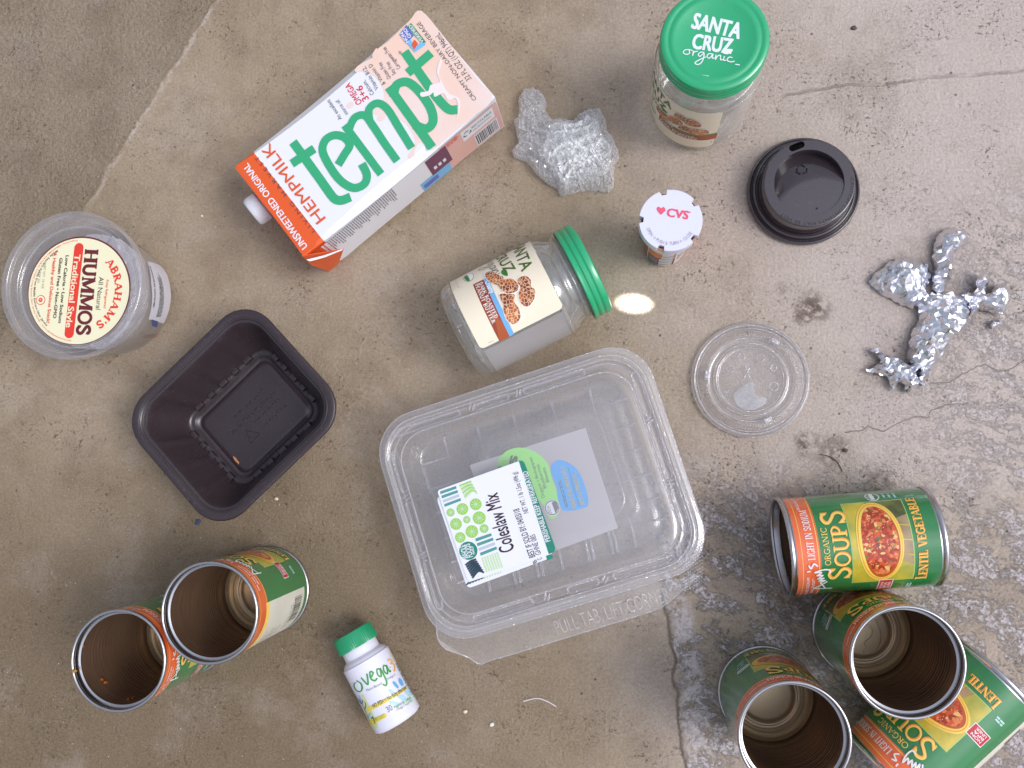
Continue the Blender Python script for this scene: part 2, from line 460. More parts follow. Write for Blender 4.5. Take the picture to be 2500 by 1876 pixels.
    def script(s, strokes, p0, p1, h, w, m, lay=6, px=True, span=1.0):
        """handwriting: unit strokes (x 0..span, y in cap heights) laid from p0 to p1"""
        a, b = (s.p(p0), s.p(p1)) if px else (Vector(p0), Vector(p1))
        d = b - a; k = d.length / span; d.normalize(); up = Vector((-d.y, d.x))
        for j, pts in enumerate(strokes):
            s.stroke([a + d * (x * k) + up * (y * h) for x, y in pts], w, m, lay, False, True, 5, micro=j * 0.000006)
    def arc_text(s, t, c, r, a0, a1, h, m, lay=2, bold=0.0, outward=True, serif=False, weight=1.0):
        """letters on a circle (local centre c, radius r) from angle a0 to a1 in degrees"""
        n = len(t)
        wd = []
        for ch in t:
            if ch == ' ': wd.append(0.35)
            elif serif and ch in SER: wd.append(SER[ch][0])
            else:
                q = text_mesh(ch, bold); wd.append(q[3] - q[2] + 0.1)
        tot = sum(wd); x = 0
        for ch, w in zip(t, wd):
            a = R_(a0 + (a1 - a0) * (x + w / 2) / tot); x += w
            if ch == ' ': continue
            pos = Vector((c[0] + r * math.cos(a), c[1] + r * math.sin(a)))
            up = Vector((math.cos(a), math.sin(a))) * (1 if outward else -1)
            d = Vector((up.y, -up.x)); k = abs(R_(a1 - a0)) * r / tot
            if serif and ch in SER:
                for j, (pts, ww) in enumerate(SER[ch][1]):
                    s.stroke([pos + d * ((p[0] - w / 2) * k) + up * (p[1] * h) for p in pts], ww * weight * (k + h) / 2, m, lay, False, micro=j * 0.000004)
            else:
                vs, fs, x0, x1 = text_mesh(ch, bold)
                s.raw([pos + d * ((v[0] - (x0 + x1) / 2) * k) + up * (v[1] * h / CAP) for v in vs], fs, m, lay)
    def bars(s, a, b, rows, m, lay=1, th=0.0004, gap=0.0016, seed=1, px=True, dark=0.75, side=-1):
        """rows of unreadable small print between a and b, stacked sideways"""
        rnd = random.Random(seed)
        a, b = (s.p(a), s.p(b)) if px else (Vector(a), Vector(b))
        d = b - a; L = d.length; d.normalize(); nn = Vector((-d.y, d.x)) * side
        for r in range(rows):
            x = 0.0; end = L * rnd.uniform(0.82, 1.0)
            while x < end - 0.0008:
                w = rnd.uniform(0.0012, 0.005); w = min(w, end - x)
                o = a + nn * gap * r + d * x
                s.poly([o, o + d * w, o + d * w + nn * th, o + nn * th], m, lay, False)
                x += w + rnd.uniform(0.0005, 0.0011)
    def build(s, name, parent, smooth=None):
        bm = bmesh.new()
        lay_h = bm.verts.layers.float.new('h')
        for vs, fs, mi, lay, hs in s.items:
            bv = []
            for i, v in enumerate(vs):
                w = bm.verts.new((v[0], v[1], 0)); w[lay_h] = s.base + lay * s.LAY + (hs[i] if hs else 0); bv.append(w)
            for f in fs:
                try: g = bm.faces.new([bv[i] for i in f])
                except ValueError: continue
                g.material_index = mi
                g.normal_update()
                if g.normal.z < 0: g.normal_flip()
        if s.s.step:
            st = s.s.step
            us = [v.co.x for v in bm.verts]
            k0, k1 = math.floor(min(us) / st), math.ceil(max(us) / st)
            for k in range(k0, k1 + 1):
                x = k * st
                geo = [f for f in bm.faces if min(v.co.x for v in f.verts) < x - 1e-7 and max(v.co.x for v in f.verts) > x + 1e-7]
                if not geo: continue
                es = {e for f in geo for e in f.edges}; vv = {v for f in geo for v in f.verts}
                bmesh.ops.bisect_plane(bm, geom=geo + list(es) + list(vv), plane_co=(x, 0, 0), plane_no=(1, 0, 0), dist=1e-8)
            if getattr(s.s, 'vstep', None):
                st = s.s.vstep; ws = [v.co.y for v in bm.verts]
                for k in range(math.floor(min(ws) / st), math.ceil(max(ws) / st) + 1):
                    y = k * st
                    geo = [f for f in bm.faces if min(v.co.y for v in f.verts) < y - 1e-7 and max(v.co.y for v in f.verts) > y + 1e-7]
                    if not geo: continue
                    es = {e for f in geo for e in f.edges}; vv = {v for f in geo for v in f.verts}
                    bmesh.ops.bisect_plane(bm, geom=geo + list(es) + list(vv), plane_co=(0, y, 0), plane_no=(0, 1, 0), dist=1e-8)
        for v in bm.verts: v.co = s.s.xyz(v.co.x, v.co.y, v[lay_h])
        me = bpy.data.meshes.new(name); bm.to_mesh(me); bm.free()
        for m in s.mats: me.materials.append(m)
        if smooth if smooth is not None else bool(s.s.step): me.polygons.foreach_set('use_smooth', [True] * len(me.polygons))
        return link(bpy.data.objects.new(name, me), parent)

AMYS = [[(0, -.15), (.12, .4), (.28, 1.0), (.36, .5), (.46, -.05)], [(.08, .28), (.3, .34), (.5, .42)],
        [(.5, .42), (.54, .05), (.60, .46), (.66, .08), (.72, .46), (.79, .06), (.86, .44)], [(.86, .46), (.92, .08), (1.02, .48), (1.0, -.1), (.9, -.5), (.76, -.42)],
        [(1.16, .95), (1.13, .72)], [(1.36, .66), (1.22, .6), (1.34, .3), (1.2, .12)]]
ORGANIC = [[(.16, .4), (.04, .3), (.02, .08), (.12, 0), (.2, .14), (.17, .38), (.27, .36)], [(.3, .38), (.3, 0), (.33, .28), (.43, .38)],
           [(.62, .36), (.52, .36), (.46, .16), (.52, .02), (.62, .3), (.62, -.3), (.52, -.62), (.42, -.5), (.6, -.1), (.7, .06)],
           [(.86, .36), (.76, .34), (.72, .12), (.8, 0), (.88, .34), (.88, .06), (.95, .08)], [(.97, .36), (.98, 0), (1.02, .26), (1.1, .36), (1.13, .04), (1.2, .08)],
           [(1.22, .36), (1.22, .06), (1.3, .06)], [(1.46, .34), (1.36, .34), (1.32, .1), (1.42, 0), (1.54, .1)]]

def basis(o, x, z):
    """matrix with origin o, local z along z, local x as near x as can be"""
    z = Vector(z).normalized(); x = Vector(x); x = (x - z * x.dot(z)).normalized(); y = z.cross(x)
    m = Matrix((x, y, z)).transposed().to_4x4(); m.translation = Vector(o)
    return m

def copy_tree(o, M, label=None, skip=()):
    c = o.copy(); COL.objects.link(c); c.parent = None; c.matrix_world = M
    if label: c['label'] = label
    def kids(a, b):
        for ch in list(a.children):
            if ch.name.split('.')[0] in skip: continue
            d = ch.copy(); COL.objects.link(d); d.parent = b; d.matrix_parent_inverse = ch.matrix_parent_inverse.copy()
            kids(ch, d)
    kids(o, c)
    return c

# ------------------------------------------------------------------ the concrete ground
class N:
    """small helper to write node trees as expressions"""
    def __init__(s, nt): s.nt = nt
    def _in(s, sock, v):
        if isinstance(v, bpy.types.NodeSocket): s.nt.links.new(v, sock)
        elif v is not None: sock.default_value = v
    def math(s, op, a, b=0.0, c=None, clamp=False):
        n = s.nt.nodes.new('ShaderNodeMath'); n.operation = op; n.use_clamp = clamp
        s._in(n.inputs[0], a); s._in(n.inputs[1], b)
        if c is not None: s._in(n.inputs[2], c)
        return n.outputs[0]
    def vmath(s, op, a, b=None, sc=None):
        n = s.nt.nodes.new('ShaderNodeVectorMath'); n.operation = op
        s._in(n.inputs[0], a)
        if b is not None: s._in(n.inputs[1], b)
        if sc is not None: s._in(n.inputs['Scale'], sc)
        return n.outputs['Value'] if op in ('LENGTH', 'DOT_PRODUCT', 'DISTANCE') else n.outputs['Vector']
    def noise(s, vec, scale, detail=4.0, rough=0.55, dist=0.0, out='Fac'):
        n = s.nt.nodes.new('ShaderNodeTexNoise'); s._in(n.inputs['Vector'], vec)
        n.inputs['Scale'].default_value = scale; n.inputs['Detail'].default_value = detail
        n.inputs['Roughness'].default_value = rough; n.inputs['Distortion'].default_value = dist
        return n.outputs[out]
    def voro(s, vec, scale, feature='F1', out='Distance', rnd=1.0):
        n = s.nt.nodes.new('ShaderNodeTexVoronoi'); n.feature = feature; s._in(n.inputs['Vector'], vec)
        n.inputs['Scale'].default_value = scale; n.inputs['Randomness'].default_value = rnd
        return n.outputs[out]
    def rng(s, v, a, b, c=0.0, d=1.0, smooth=True):
        n = s.nt.nodes.new('ShaderNodeMapRange'); n.interpolation_type = 'SMOOTHSTEP' if smooth else 'LINEAR'
        s._in(n.inputs[0], v); n.inputs[1].default_value = a; n.inputs[2].default_value = b
        n.inputs[3].default_value = c; n.inputs[4].default_value = d
        return n.outputs[0]
    def mix(s, f, a, b, blend='MIX'):
        n = s.nt.nodes.new('ShaderNodeMix'); n.data_type = 'RGBA'; n.blend_type = blend
        s._in(n.inputs['Factor'], f); s._in(n.inputs['A'], a); s._in(n.inputs['B'], b)
        return n.outputs['Result']

def ground_material():
    m = bpy.data.materials.new('worn_concrete'); m.use_nodes = True
    nt = m.node_tree; b = nt.nodes['Principled BSDF']; e = N(nt)
    tc = nt.nodes.new('ShaderNodeTexCoord'); P = tc.outputs['Object']
    sep = nt.nodes.new('ShaderNodeSeparateXYZ'); nt.links.new(P, sep.inputs[0]); X, Y = sep.outputs[0], sep.outputs[1]
    wob = e.vmath('SUBTRACT', e.noise(P, 22.0, 5, out='Color'), (0.5, 0.5, 0.5))
    PD = e.vmath('ADD', P, e.vmath('SCALE', wob, sc=0.016))
    wob2 = e.vmath('SUBTRACT', e.noise(P, 90.0, 4, out='Color'), (0.5, 0.5, 0.5))
    PD2 = e.vmath('ADD', PD, e.vmath('SCALE', wob2, sc=0.006))
    PD3 = e.vmath('ADD', P, e.vmath('SCALE', wob2, sc=0.006))
    def line(a, b, vec):
        """signed distance to the infinite line a-b (left positive) and the run along it 0..1"""
        a, b = Vector((a.x, a.y, 0)), Vector((b.x, b.y, 0)); d = b - a; L = d.length; d.normalize()
        q = e.vmath('SUBTRACT', vec, tuple(a))
        return e.vmath('DOT_PRODUCT', q, (-d.y, d.x, 0)), e.math('DIVIDE', e.vmath('DOT_PRODUCT', q, tuple(d)), L)
    def crack(a, b, vec, w, soft=0.0006):
        sd, run = line(a, b, vec)
        return e.math('MULTIPLY', e.rng(e.math('ABSOLUTE', sd), w, w + soft, 1, 0), e.math('MULTIPLY', e.rng(run, -0.02, 0.02), e.rng(run, 0.98, 1.02, 1, 0)))
    big = e.noise(P, 5.0, 6, 0.6)
    med = e.noise(P, 24.0, 6, 0.62)
    fine = e.noise(P, 420.0, 5, 0.7)
    grain = e.noise(P, 1100.0, 2, 0.6)
    # masks of the slab's areas
    seam_sd, seam_run = line(at(200 / .8848, 425 / .8848), at(475 / .8848, -10 / .8848), PD2)
    rough_m = e.math('MULTIPLY', e.rng(seam_sd, -0.001, 0.003), e.rng(seam_run, -1.2, -0.4))
    right_m = e.math('MULTIPLY', e.rng(e.math('ADD', X, e.math('MULTIPLY', e.math('SUBTRACT', big, 0.5), 0.35)), -0.10, 0.26), 1.0)
    falloff_m = e.rng(e.math('ADD', Y, e.math('MULTIPLY', e.math('SUBTRACT', big, 0.5), 0.3)), 0.14, -0.20)  # light falloff towards the lower left, painted into the ground colour
    step_sd, step_run = line(at(1490 / .8848, 1700 / .8848), at(1436 / .8848, 1290 / .8848), PD2)
    br = e.rng(step_sd, 0.003, -0.003)                                # right of the ragged skim-coat edge
    br = e.math('MULTIPLY', br, e.rng(Y, 0.02, -0.09))
    # colours
    c = e.mix(e.rng(big, 0.3, 0.7), lin(164, 146, 119), lin(180, 163, 141))
    c = e.mix(e.math('MULTIPLY', e.rng(med, 0.42, 0.7), 0.55), c, lin(140, 121, 101))
    c = e.mix(e.math('MULTIPLY', e.math('MULTIPLY', right_m, e.math('MULTIPLY_ADD', br, -0.5, 1.0)), 0.78), c, lin(212, 199, 194))
    c = e.mix(e.math('MULTIPLY', e.math('MULTIPLY', falloff_m, e.rng(X, 0.10, -0.30)), 0.9), c, lin(122, 104, 79))
    c = e.mix(e.math('MULTIPLY', rough_m, 0.12), c, lin(142, 127, 108))
    mot = e.noise(P, 11.0, 8, 0.72)
    c = e.mix(e.math('MULTIPLY', e.rng(mot, 0.50, 0.66), 0.26), c, lin(190, 177, 168))
    c = e.mix(e.math('MULTIPLY', e.rng(mot, 0.48, 0.34), 0.3), c, lin(136, 118, 99))
    ochre = e.rng(e.noise(P, 9.0, 5, 0.65), 0.56, 0.74)
    c = e.mix(e.math('MULTIPLY', ochre, 0.24), c, lin(150, 124, 88))
    # pale skim-coat streaks on the right, thickest at lower right
    rot = nt.nodes.new('ShaderNodeVectorRotate'); rot.rotation_type = 'Z_AXIS'; rot.inputs['Angle'].default_value = 0.5
    nt.links.new(e.vmath('ADD', P, e.vmath('SCALE', wob, sc=0.03)), rot.inputs['Vector'])
    SP = e.vmath('MULTIPLY', rot.outputs['Vector'], (0.8, 1.5, 1.0))
    st = e.noise(SP, 36.0, 12, 0.80)
    dab = e.rng(e.noise(P, 260.0, 5, 0.8), 0.40, 0.50)
    whites = e.math('MULTIPLY', e.math('MULTIPLY', e.rng(st, 0.49, 0.53), dab), e.math('MAXIMUM', br, e.math('MULTIPLY', e.math('MULTIPLY', e.rng(X, 0.18, 0.36), e.rng(Y, 0.28, 0.10)), 0.6)))
    edge_w = e.math('MULTIPLY', e.math('MULTIPLY', e.rng(e.math('ABSOLUTE', e.math('ADD', step_sd, 0.012)), 0.004, 0.014, 1, 0), e.rng(step_run, 1.02, 0.97)), e.rng(e.noise(P, 60.0, 5, 0.7), 0.38, 0.55))
    whites = e.math('MAXIMUM', whites, e.math('MULTIPLY', edge_w, 0.8))
    seam_w = e.math('MULTIPLY', e.math('MULTIPLY', e.rng(e.math('ABSOLUTE', e.math('ADD', seam_sd, 0.0012)), 0.0006, 0.0034, 1, 0), e.rng(e.noise(P, 55.0, 4, 0.6), 0.42, 0.58)), e.rng(seam_run, -0.1, 0.1))
    whites = e.math('MAXIMUM', whites, e.math('MULTIPLY', seam_w, 0.28))
    scuff = e.rng(e.noise(e.vmath('MULTIPLY', PD, (1.0, 0.6, 1.0)), 17.0, 8, 0.75), 0.645, 0.72)
    whites = e.math('MAXIMUM', whites, e.math('MULTIPLY', e.math('MULTIPLY', scuff, dab), 0.4))
    c = e.mix(whites, c, lin(228, 219, 221))
    # grain, pits, specks
    c = e.mix(e.rng(fine, 0.34, 0.66), c, e.mix(1.0, c, (0.80, 0.775, 0.75, 1), 'MULTIPLY'))
    c = e.mix(e.math('MULTIPLY', e.rng(grain, 0.55, 0.75), 0.45), c, lin(210, 198, 184))
    clus = e.rng(e.noise(P, 15.0, 6, 0.7), 0.44, 0.62, 0.06, 1.0)
    pitn = e.noise(PD, 300.0, 3, 0.6)
    pits = e.math('MULTIPLY', e.rng(pitn, 0.60, 0.66), clus)
    pit2 = e.math('MULTIPLY', e.rng(e.noise(P, 620.0, 2, 0.55), 0.62, 0.68), e.math('MAXIMUM', e.math('MULTIPLY', clus, 0.9), e.math('MULTIPLY', rough_m, 0.9)))
    pits = e.math('MAXIMUM', pits, pit2)
    c = e.mix(e.math('MULTIPLY', pits, 0.72), c, lin(86, 66, 50))
    spk = e.math('MULTIPLY', e.rng(e.voro(P, 62.0), 0.05, 0.085, 1, 0), e.rng(e.noise(P, 30.0, 2), 0.48, 0.56))
    c = e.mix(e.math('MULTIPLY', spk, 0.8), c, lin(62, 48, 42))
    glit = e.math('MULTIPLY', e.rng(e.voro(P, 118.0), 0.045, 0.075, 1, 0), e.rng(e.noise(P, 47.0, 2), 0.52, 0.6))
    c = e.mix(e.math('MULTIPLY', glit, 0.75), c, lin(226, 216, 200))
    d = lambda x, y: at(x / .8848, y / .8848)
    # trowel line and cracks
    cr = crack(d(1690, 206), d(2260, 146), PD, 0.0005, 0.0016)
    c = e.mix(e.math('MULTIPLY', e.math('MULTIPLY', cr, e.rng(e.noise(P, 40.0, 4), 0.35, 0.6)), 0.5), c, lin(112, 96, 92))
    seam_d = e.math('MULTIPLY', e.rng(e.math('ABSOLUTE', e.math('SUBTRACT', seam_sd, 0.0016)), 0.0004, 0.0022, 1, 0), e.rng(seam_run, -0.2, 0.1))
    c = e.mix(e.math('MULTIPLY', seam_d, 0.25), c, lin(100, 82, 66))
    step_d = e.math('MULTIPLY', e.rng(e.math('ABSOLUTE', e.math('SUBTRACT', step_sd, 0.001)), 0.0003, 0.0022, 1, 0), e.rng(step_run, 1.02, 0.97))
    c = e.mix(e.math('MULTIPLY', step_d, 0.6), c, lin(98, 76, 52))
    hair = None
    _c1 = [(2267, 934), (2316, 937), (2354, 910), (2403, 889), (2435, 908), (2470, 899), (2510, 868)]
    _c2 = [(2061, 1054), (2102, 1052), (2120, 1042), (2157, 1053), (2200, 1029), (2235, 1020), (2267, 1017), (2275, 1003), (2310, 990), (2360, 985)]
    _c3 = [(146, 128), (178, 154)]
    for a, bb in [(l[i], l[i + 1]) for l in (_c1, _c2, _c3) for i in range(len(l) - 1)]:
        k = crack(at(*a), at(*bb), PD3, 0.0001, 0.0006)
        hair = k if hair is None else e.math('MAXIMUM', hair, k)
    c = e.mix(e.math('MULTIPLY', hair, 0.36), c, lin(84, 66, 56))
    # dark patches: grime by the flat lid, right of the white capped bottle and round the middle; darker ground by the lying can
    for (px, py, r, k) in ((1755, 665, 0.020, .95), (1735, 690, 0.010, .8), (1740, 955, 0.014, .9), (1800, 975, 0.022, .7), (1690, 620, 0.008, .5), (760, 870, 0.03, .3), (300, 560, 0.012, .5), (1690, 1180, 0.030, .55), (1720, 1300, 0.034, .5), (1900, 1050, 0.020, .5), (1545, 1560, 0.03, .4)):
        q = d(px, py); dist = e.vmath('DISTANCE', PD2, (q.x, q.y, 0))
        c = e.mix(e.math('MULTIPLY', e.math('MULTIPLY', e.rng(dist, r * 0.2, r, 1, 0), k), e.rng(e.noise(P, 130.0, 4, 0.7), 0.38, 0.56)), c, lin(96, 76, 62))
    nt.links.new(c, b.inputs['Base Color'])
    b.inputs['Specular IOR Level'].default_value = 0.5
    nt.links.new(e.math('SUBTRACT', e.rng(big, 0.3, 0.7, 0.60, 0.78), e.math('MULTIPLY', right_m, 0.26)), b.inputs['Roughness'])
    # relief
    h = e.math('MULTIPLY', e.math('ADD', e.math('MULTIPLY', fine, 0.0014), e.math('MULTIPLY', med, 0.0018)), 1.0)
    sand = e.math('MULTIPLY', e.math('MULTIPLY', e.noise(P, 230.0, 4, 0.7), 0.0060), e.math('ADD', rough_m, 0.16))
    h = e.math('ADD', h, sand)
    h = e.math('ADD', h, e.math('MULTIPLY', whites, e.math('MULTIPLY', e.noise(P, 190.0, 5, 0.75), 0.0026)))
    h = e.math('ADD', h, e.math('MULTIPLY', e.math('MULTIPLY', e.noise(e.vmath('MULTIPLY', P, (0.7, 1.6, 1)), 130.0, 6, 0.75), 0.0034), e.math('MULTIPLY', e.math('MULTIPLY_ADD', br, 0.8, 0.16), e.math('MULTIPLY', right_m, e.rng(e.noise(P, 14.0, 5), 0.4, 0.6)))))
    h = e.math('SUBTRACT', h, e.math('MULTIPLY', pits, 0.0006))
    h = e.math('SUBTRACT', h, e.math('MULTIPLY', e.math('MAXIMUM', cr, hair), 0.0009))
    h = e.math('SUBTRACT', h, e.math('MULTIPLY', rough_m, 0.0012))
    h = e.math('ADD', h, e.math('MULTIPLY', br, 0.0016))
    bp = nt.nodes.new('ShaderNodeBump'); bp.inputs['Strength'].default_value = 0.9; bp.inputs['Distance'].default_value = 1.0
    nt.links.new(h, bp.inputs['Height']); nt.links.new(bp.outputs['Normal'], b.inputs['Normal'])
    return m

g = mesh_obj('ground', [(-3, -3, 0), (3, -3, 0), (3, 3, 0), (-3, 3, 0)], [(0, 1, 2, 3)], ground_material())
g['kind'] = 'structure'

# reflected patch of sunlight on the concrete: one narrow beam
_t = at(1548, 742)
beam_d = bpy.data.lights.new('sun_reflection', 'SPOT'); beam = bpy.data.objects.new('sun_reflection', beam_d); COL.objects.link(beam)
_bd = Vector((0.83, -0.08, 0.52)).normalized()
beam.location = _t + _bd * 1.0
beam.rotation_mode = 'QUATERNION'; beam.rotation_quaternion = _bd.to_track_quat('Z', 'Y')
beam_d.spot_size = 2 * math.atan(0.0102); beam_d.spot_blend = 0.9; beam_d.shadow_soft_size = 0.001
beam_d.energy = 520.0; beam_d.color = (1.0, 0.97, 0.92)

# ------------------------------------------------------------------ soup cans
FE = Frame(1860, 1170, 2212 / 460)      # the can lying at right
FA = Frame(140, 1300, 2212 / 640)       # the two cans at left
FC = Frame(1740, 1160, 1762 / 760)      # the cans at lower right
CH, CR = 0.1127, 0.0372                 # can height and radius of the labelled wall
RIM = 0.0386

steel = mat('tinned_steel', lin(196, 194, 196), 0.24, 1.0, bump=(60, 0.12, 0.001))
lining = mat('can_lining', lin(144, 114, 92), 0.36, 0.6, bump=(90, 0.2, 0.0015), vary=(25, lin(120, 92, 72), 0.8))
gold = mat('gold_can_base', lin(232, 210, 172), 0.34, 0.65, bump=(50, 0.12, 0.001))
ring_groove = mat('ring_print', lin(120, 98, 74), 0.4, 0.5)
can_green = mat('label_green', lin(40, 132, 70), 0.26, coat=1.0, vary=(40, lin(34, 118, 62), 0.6))
can_orange = ink('label_orange', 238, 110, 56, 0.26, 1.0)
can_yellow = ink('label_yellow', 252, 212, 112, 0.3)
can_gold = ink('label_gold_edge', 244, 150, 46, 0.3)
can_pale = ink('label_pale_green', 170, 208, 120, 0.3)
can_white = ink('label_white', 240, 240, 240, 0.3)
can_red = ink('label_red', 196, 42, 54, 0.3)
can_pict = mat('label_picture_ground', lin(222, 196, 62), 0.28, coat=1.0, vary=(55, lin(150, 160, 60), 0.9))
can_cloth = mat('label_picture_cloth', lin(176, 150, 110), 0.28, coat=1.0, vary=(70, lin(120, 96, 66), 0.9))
can_zuc = mat('label_picture_courgette', lin(64, 70, 34), 0.28, coat=1.0, vary=(90, lin(120, 132, 60), 0.8))
can_bowl = ink('label_bowl_rim', 246, 214, 96, 0.28, 0.5)
can_bowl2 = ink('label_bowl_inside', 190, 90, 34, 0.28, 0.5)
can_panel = mat('label_back_panel', lin(224, 220, 206), 0.34, vary=(30, lin(206, 202, 186), 0.6))
can_ink = ink('label_small_print', 70, 70, 66, 0.4)
can_pblue = ink('label_pale_blue', 178, 220, 210, 0.3)

def soup_material():
    m = bpy.data.materials.new('label_picture_soup'); m.use_nodes = True
    nt = m.node_tree; b = nt.nodes['Principled BSDF']; e = N(nt)
    tc = nt.nodes.new('ShaderNodeTexCoord'); P = tc.outputs['Object']
    wob = e.vmath('SCALE', e.vmath('SUBTRACT', e.noise(P, 160.0, 3, out='Color'), (0.5, 0.5, 0.5)), sc=0.006)
    q = e.vmath('ADD', P, wob)
    col = e.voro(q, 430.0, out='Color')
    sp = nt.nodes.new('ShaderNodeSeparateColor'); nt.links.new(col, sp.inputs[0])
    r = nt.nodes.new('ShaderNodeValToRGB'); cr = r.color_ramp; cr.interpolation = 'CONSTANT'
    cr.elements[0].color = lin(164, 58, 34); cr.elements[1].position = 0.3; cr.elements[1].color = lin(212, 92, 50)
    for p, cc in ((0.55, lin(186, 66, 44)), (0.74, lin(230, 136, 78)), (0.88, lin(238, 196, 120)), (0.95, lin(120, 120, 48))):
        el = cr.elements.new(p); el.color = cc
    nt.links.new(sp.outputs[0], r.inputs[0])
    gl = e.rng(e.voro(P, 420.0), 0.12, 0.2, 1, 0)
    nt.links.new(e.mix(e.math('MULTIPLY', gl, 0.7), r.outputs[0], lin(255, 226, 180)), b.inputs['Base Color'])
    b.inputs['Roughness'].default_value = 0.28; b.inputs['Coat Weight'].default_value = 0.5
    return m
can_soup = soup_material()

def can_matrix_standing(rim_px, roll=0.0):
    p = at(rim_px[0], rim_px[1], CH); p.z = 0
    return Matrix.Translation(p) @ Matrix.Rotation(roll, 4, 'Z')

def can_matrix_lying(open_px, end_px, roll=0.0):
    a, b = at(*open_px, RIM), at(*end_px, RIM)
    d = (a - b).normalized(); mid = (a + b) / 2
    return basis(mid - d * CH / 2, (0, 0, 1), d) @ Matrix.Rotation(roll, 4, 'Z')

M_E = can_matrix_lying((1922.4, 1335), (2252, 1309.5))

def build_can(M, label):
    t = thing('soup_can', M, label, 'can', 'empty lentil soup cans')
    # wall: steel outside, ribbed brown lining inside
    mb = MB()
    mb.lathe([(RIM - 0.0016, 0.0042), (CR, 0.0050), (CR, CH - 0.005), (RIM - 0.0016, CH - 0.0040)], 96, 0)
    ins = []
    for i in range(91):
        z = CH - 0.004 - (CH - 0.0085) * i / 90
        k = math.sin((z - 0.02) / 0.0040 * 2 * math.pi) * 0.00030 if 0.020 < z < 0.092 else 0
        ins.append((CR - 0.0007 + k, z))
    mb.lathe(ins, 96, 1)
    mb.build('can_wall', [steel, lining], t)
    # rolled top rim
    mb = MB()
    prof = []
    for i in range(17):
        a = 2 * math.pi * i / 16
        prof.append((RIM - 0.0013 + 0.0013 * math.cos(a), CH - 0.0019 + 0.0019 * math.sin(a)))
    mb.lathe(prof, 96, 0)
    mb.lathe([(RIM - 0.0022, CH - 0.0009), (RIM - 0.0026, CH - 0.0030), (RIM - 0.0030, CH - 0.0062), (RIM - 0.0044, CH - 0.0068), (RIM - 0.0044, CH - 0.0073), (CR - 0.0006, CH - 0.0080)], 96, 0)
    mb.build('top_rim', [steel], t)
    mb = MB()
    prof = [(RIM - 0.0013 + 0.0013 * math.cos(2 * math.pi * i / 16), 0.0021 + 0.0020 * math.sin(2 * math.pi * i / 16)) for i in range(17)]
    mb.lathe(prof, 96, 0)
    mb.build('bottom_rim', [steel], t)
    # base panel with pressed rings, finger-pull embossing
    mb = MB()
    prof = [(CR - 0.0009, 0.0080), (0.0345, 0.0056), (0.0330, 0.0042), (0.0318, 0.0062), (0.0300, 0.0062), (0.0290, 0.0050), (0.0278, 0.0050), (0.0268, 0.0064), (0.0250, 0.0064), (0.0240, 0.0054), (0.0226, 0.0054), (0.0216, 0.0062), (0.012, 0.0064), (0.0, 0.0065)]
    fine = []
    for (r0, z0), (r1, z1) in zip(prof, prof[1:]):
        for k in range(3): fine.append((r0 + (r1 - r0) * k / 3, z0 + (z1 - z0) * k / 3))
    fine.append((0.0002, 0.0065))
    mb.lathe(fine, 96, 0, cap1=True)
    bp = mb.build('can_base', [gold], t, ang=50)
    for pts in ([(-.016, -.004), (-.010, -.001), (-.006, -.006), (.000, -.008), (.004, -.004), (.002, .002), (.007, .005), (.014, .003)],
                [(-.0165, -.010), (-.009, -.0135), (-.001, -.0142), (.008, -.0115)]):
        q = MB(); q.tube([(p.x, p.y, 0.0064) for p in crom(pts, 6)], 0.0008, 6); q.build('embossing', [gold], bp)
    q = MB(); q.lathe([(0.0026, 0.0063), (0.0024, 0.0072), (0.0014, 0.0072), (0.0010, 0.0066), (0.0002, 0.0066)], 24)
    o = q.build('embossing', [gold], bp); o.location = (-.0165, -.0015, 0)
    return t

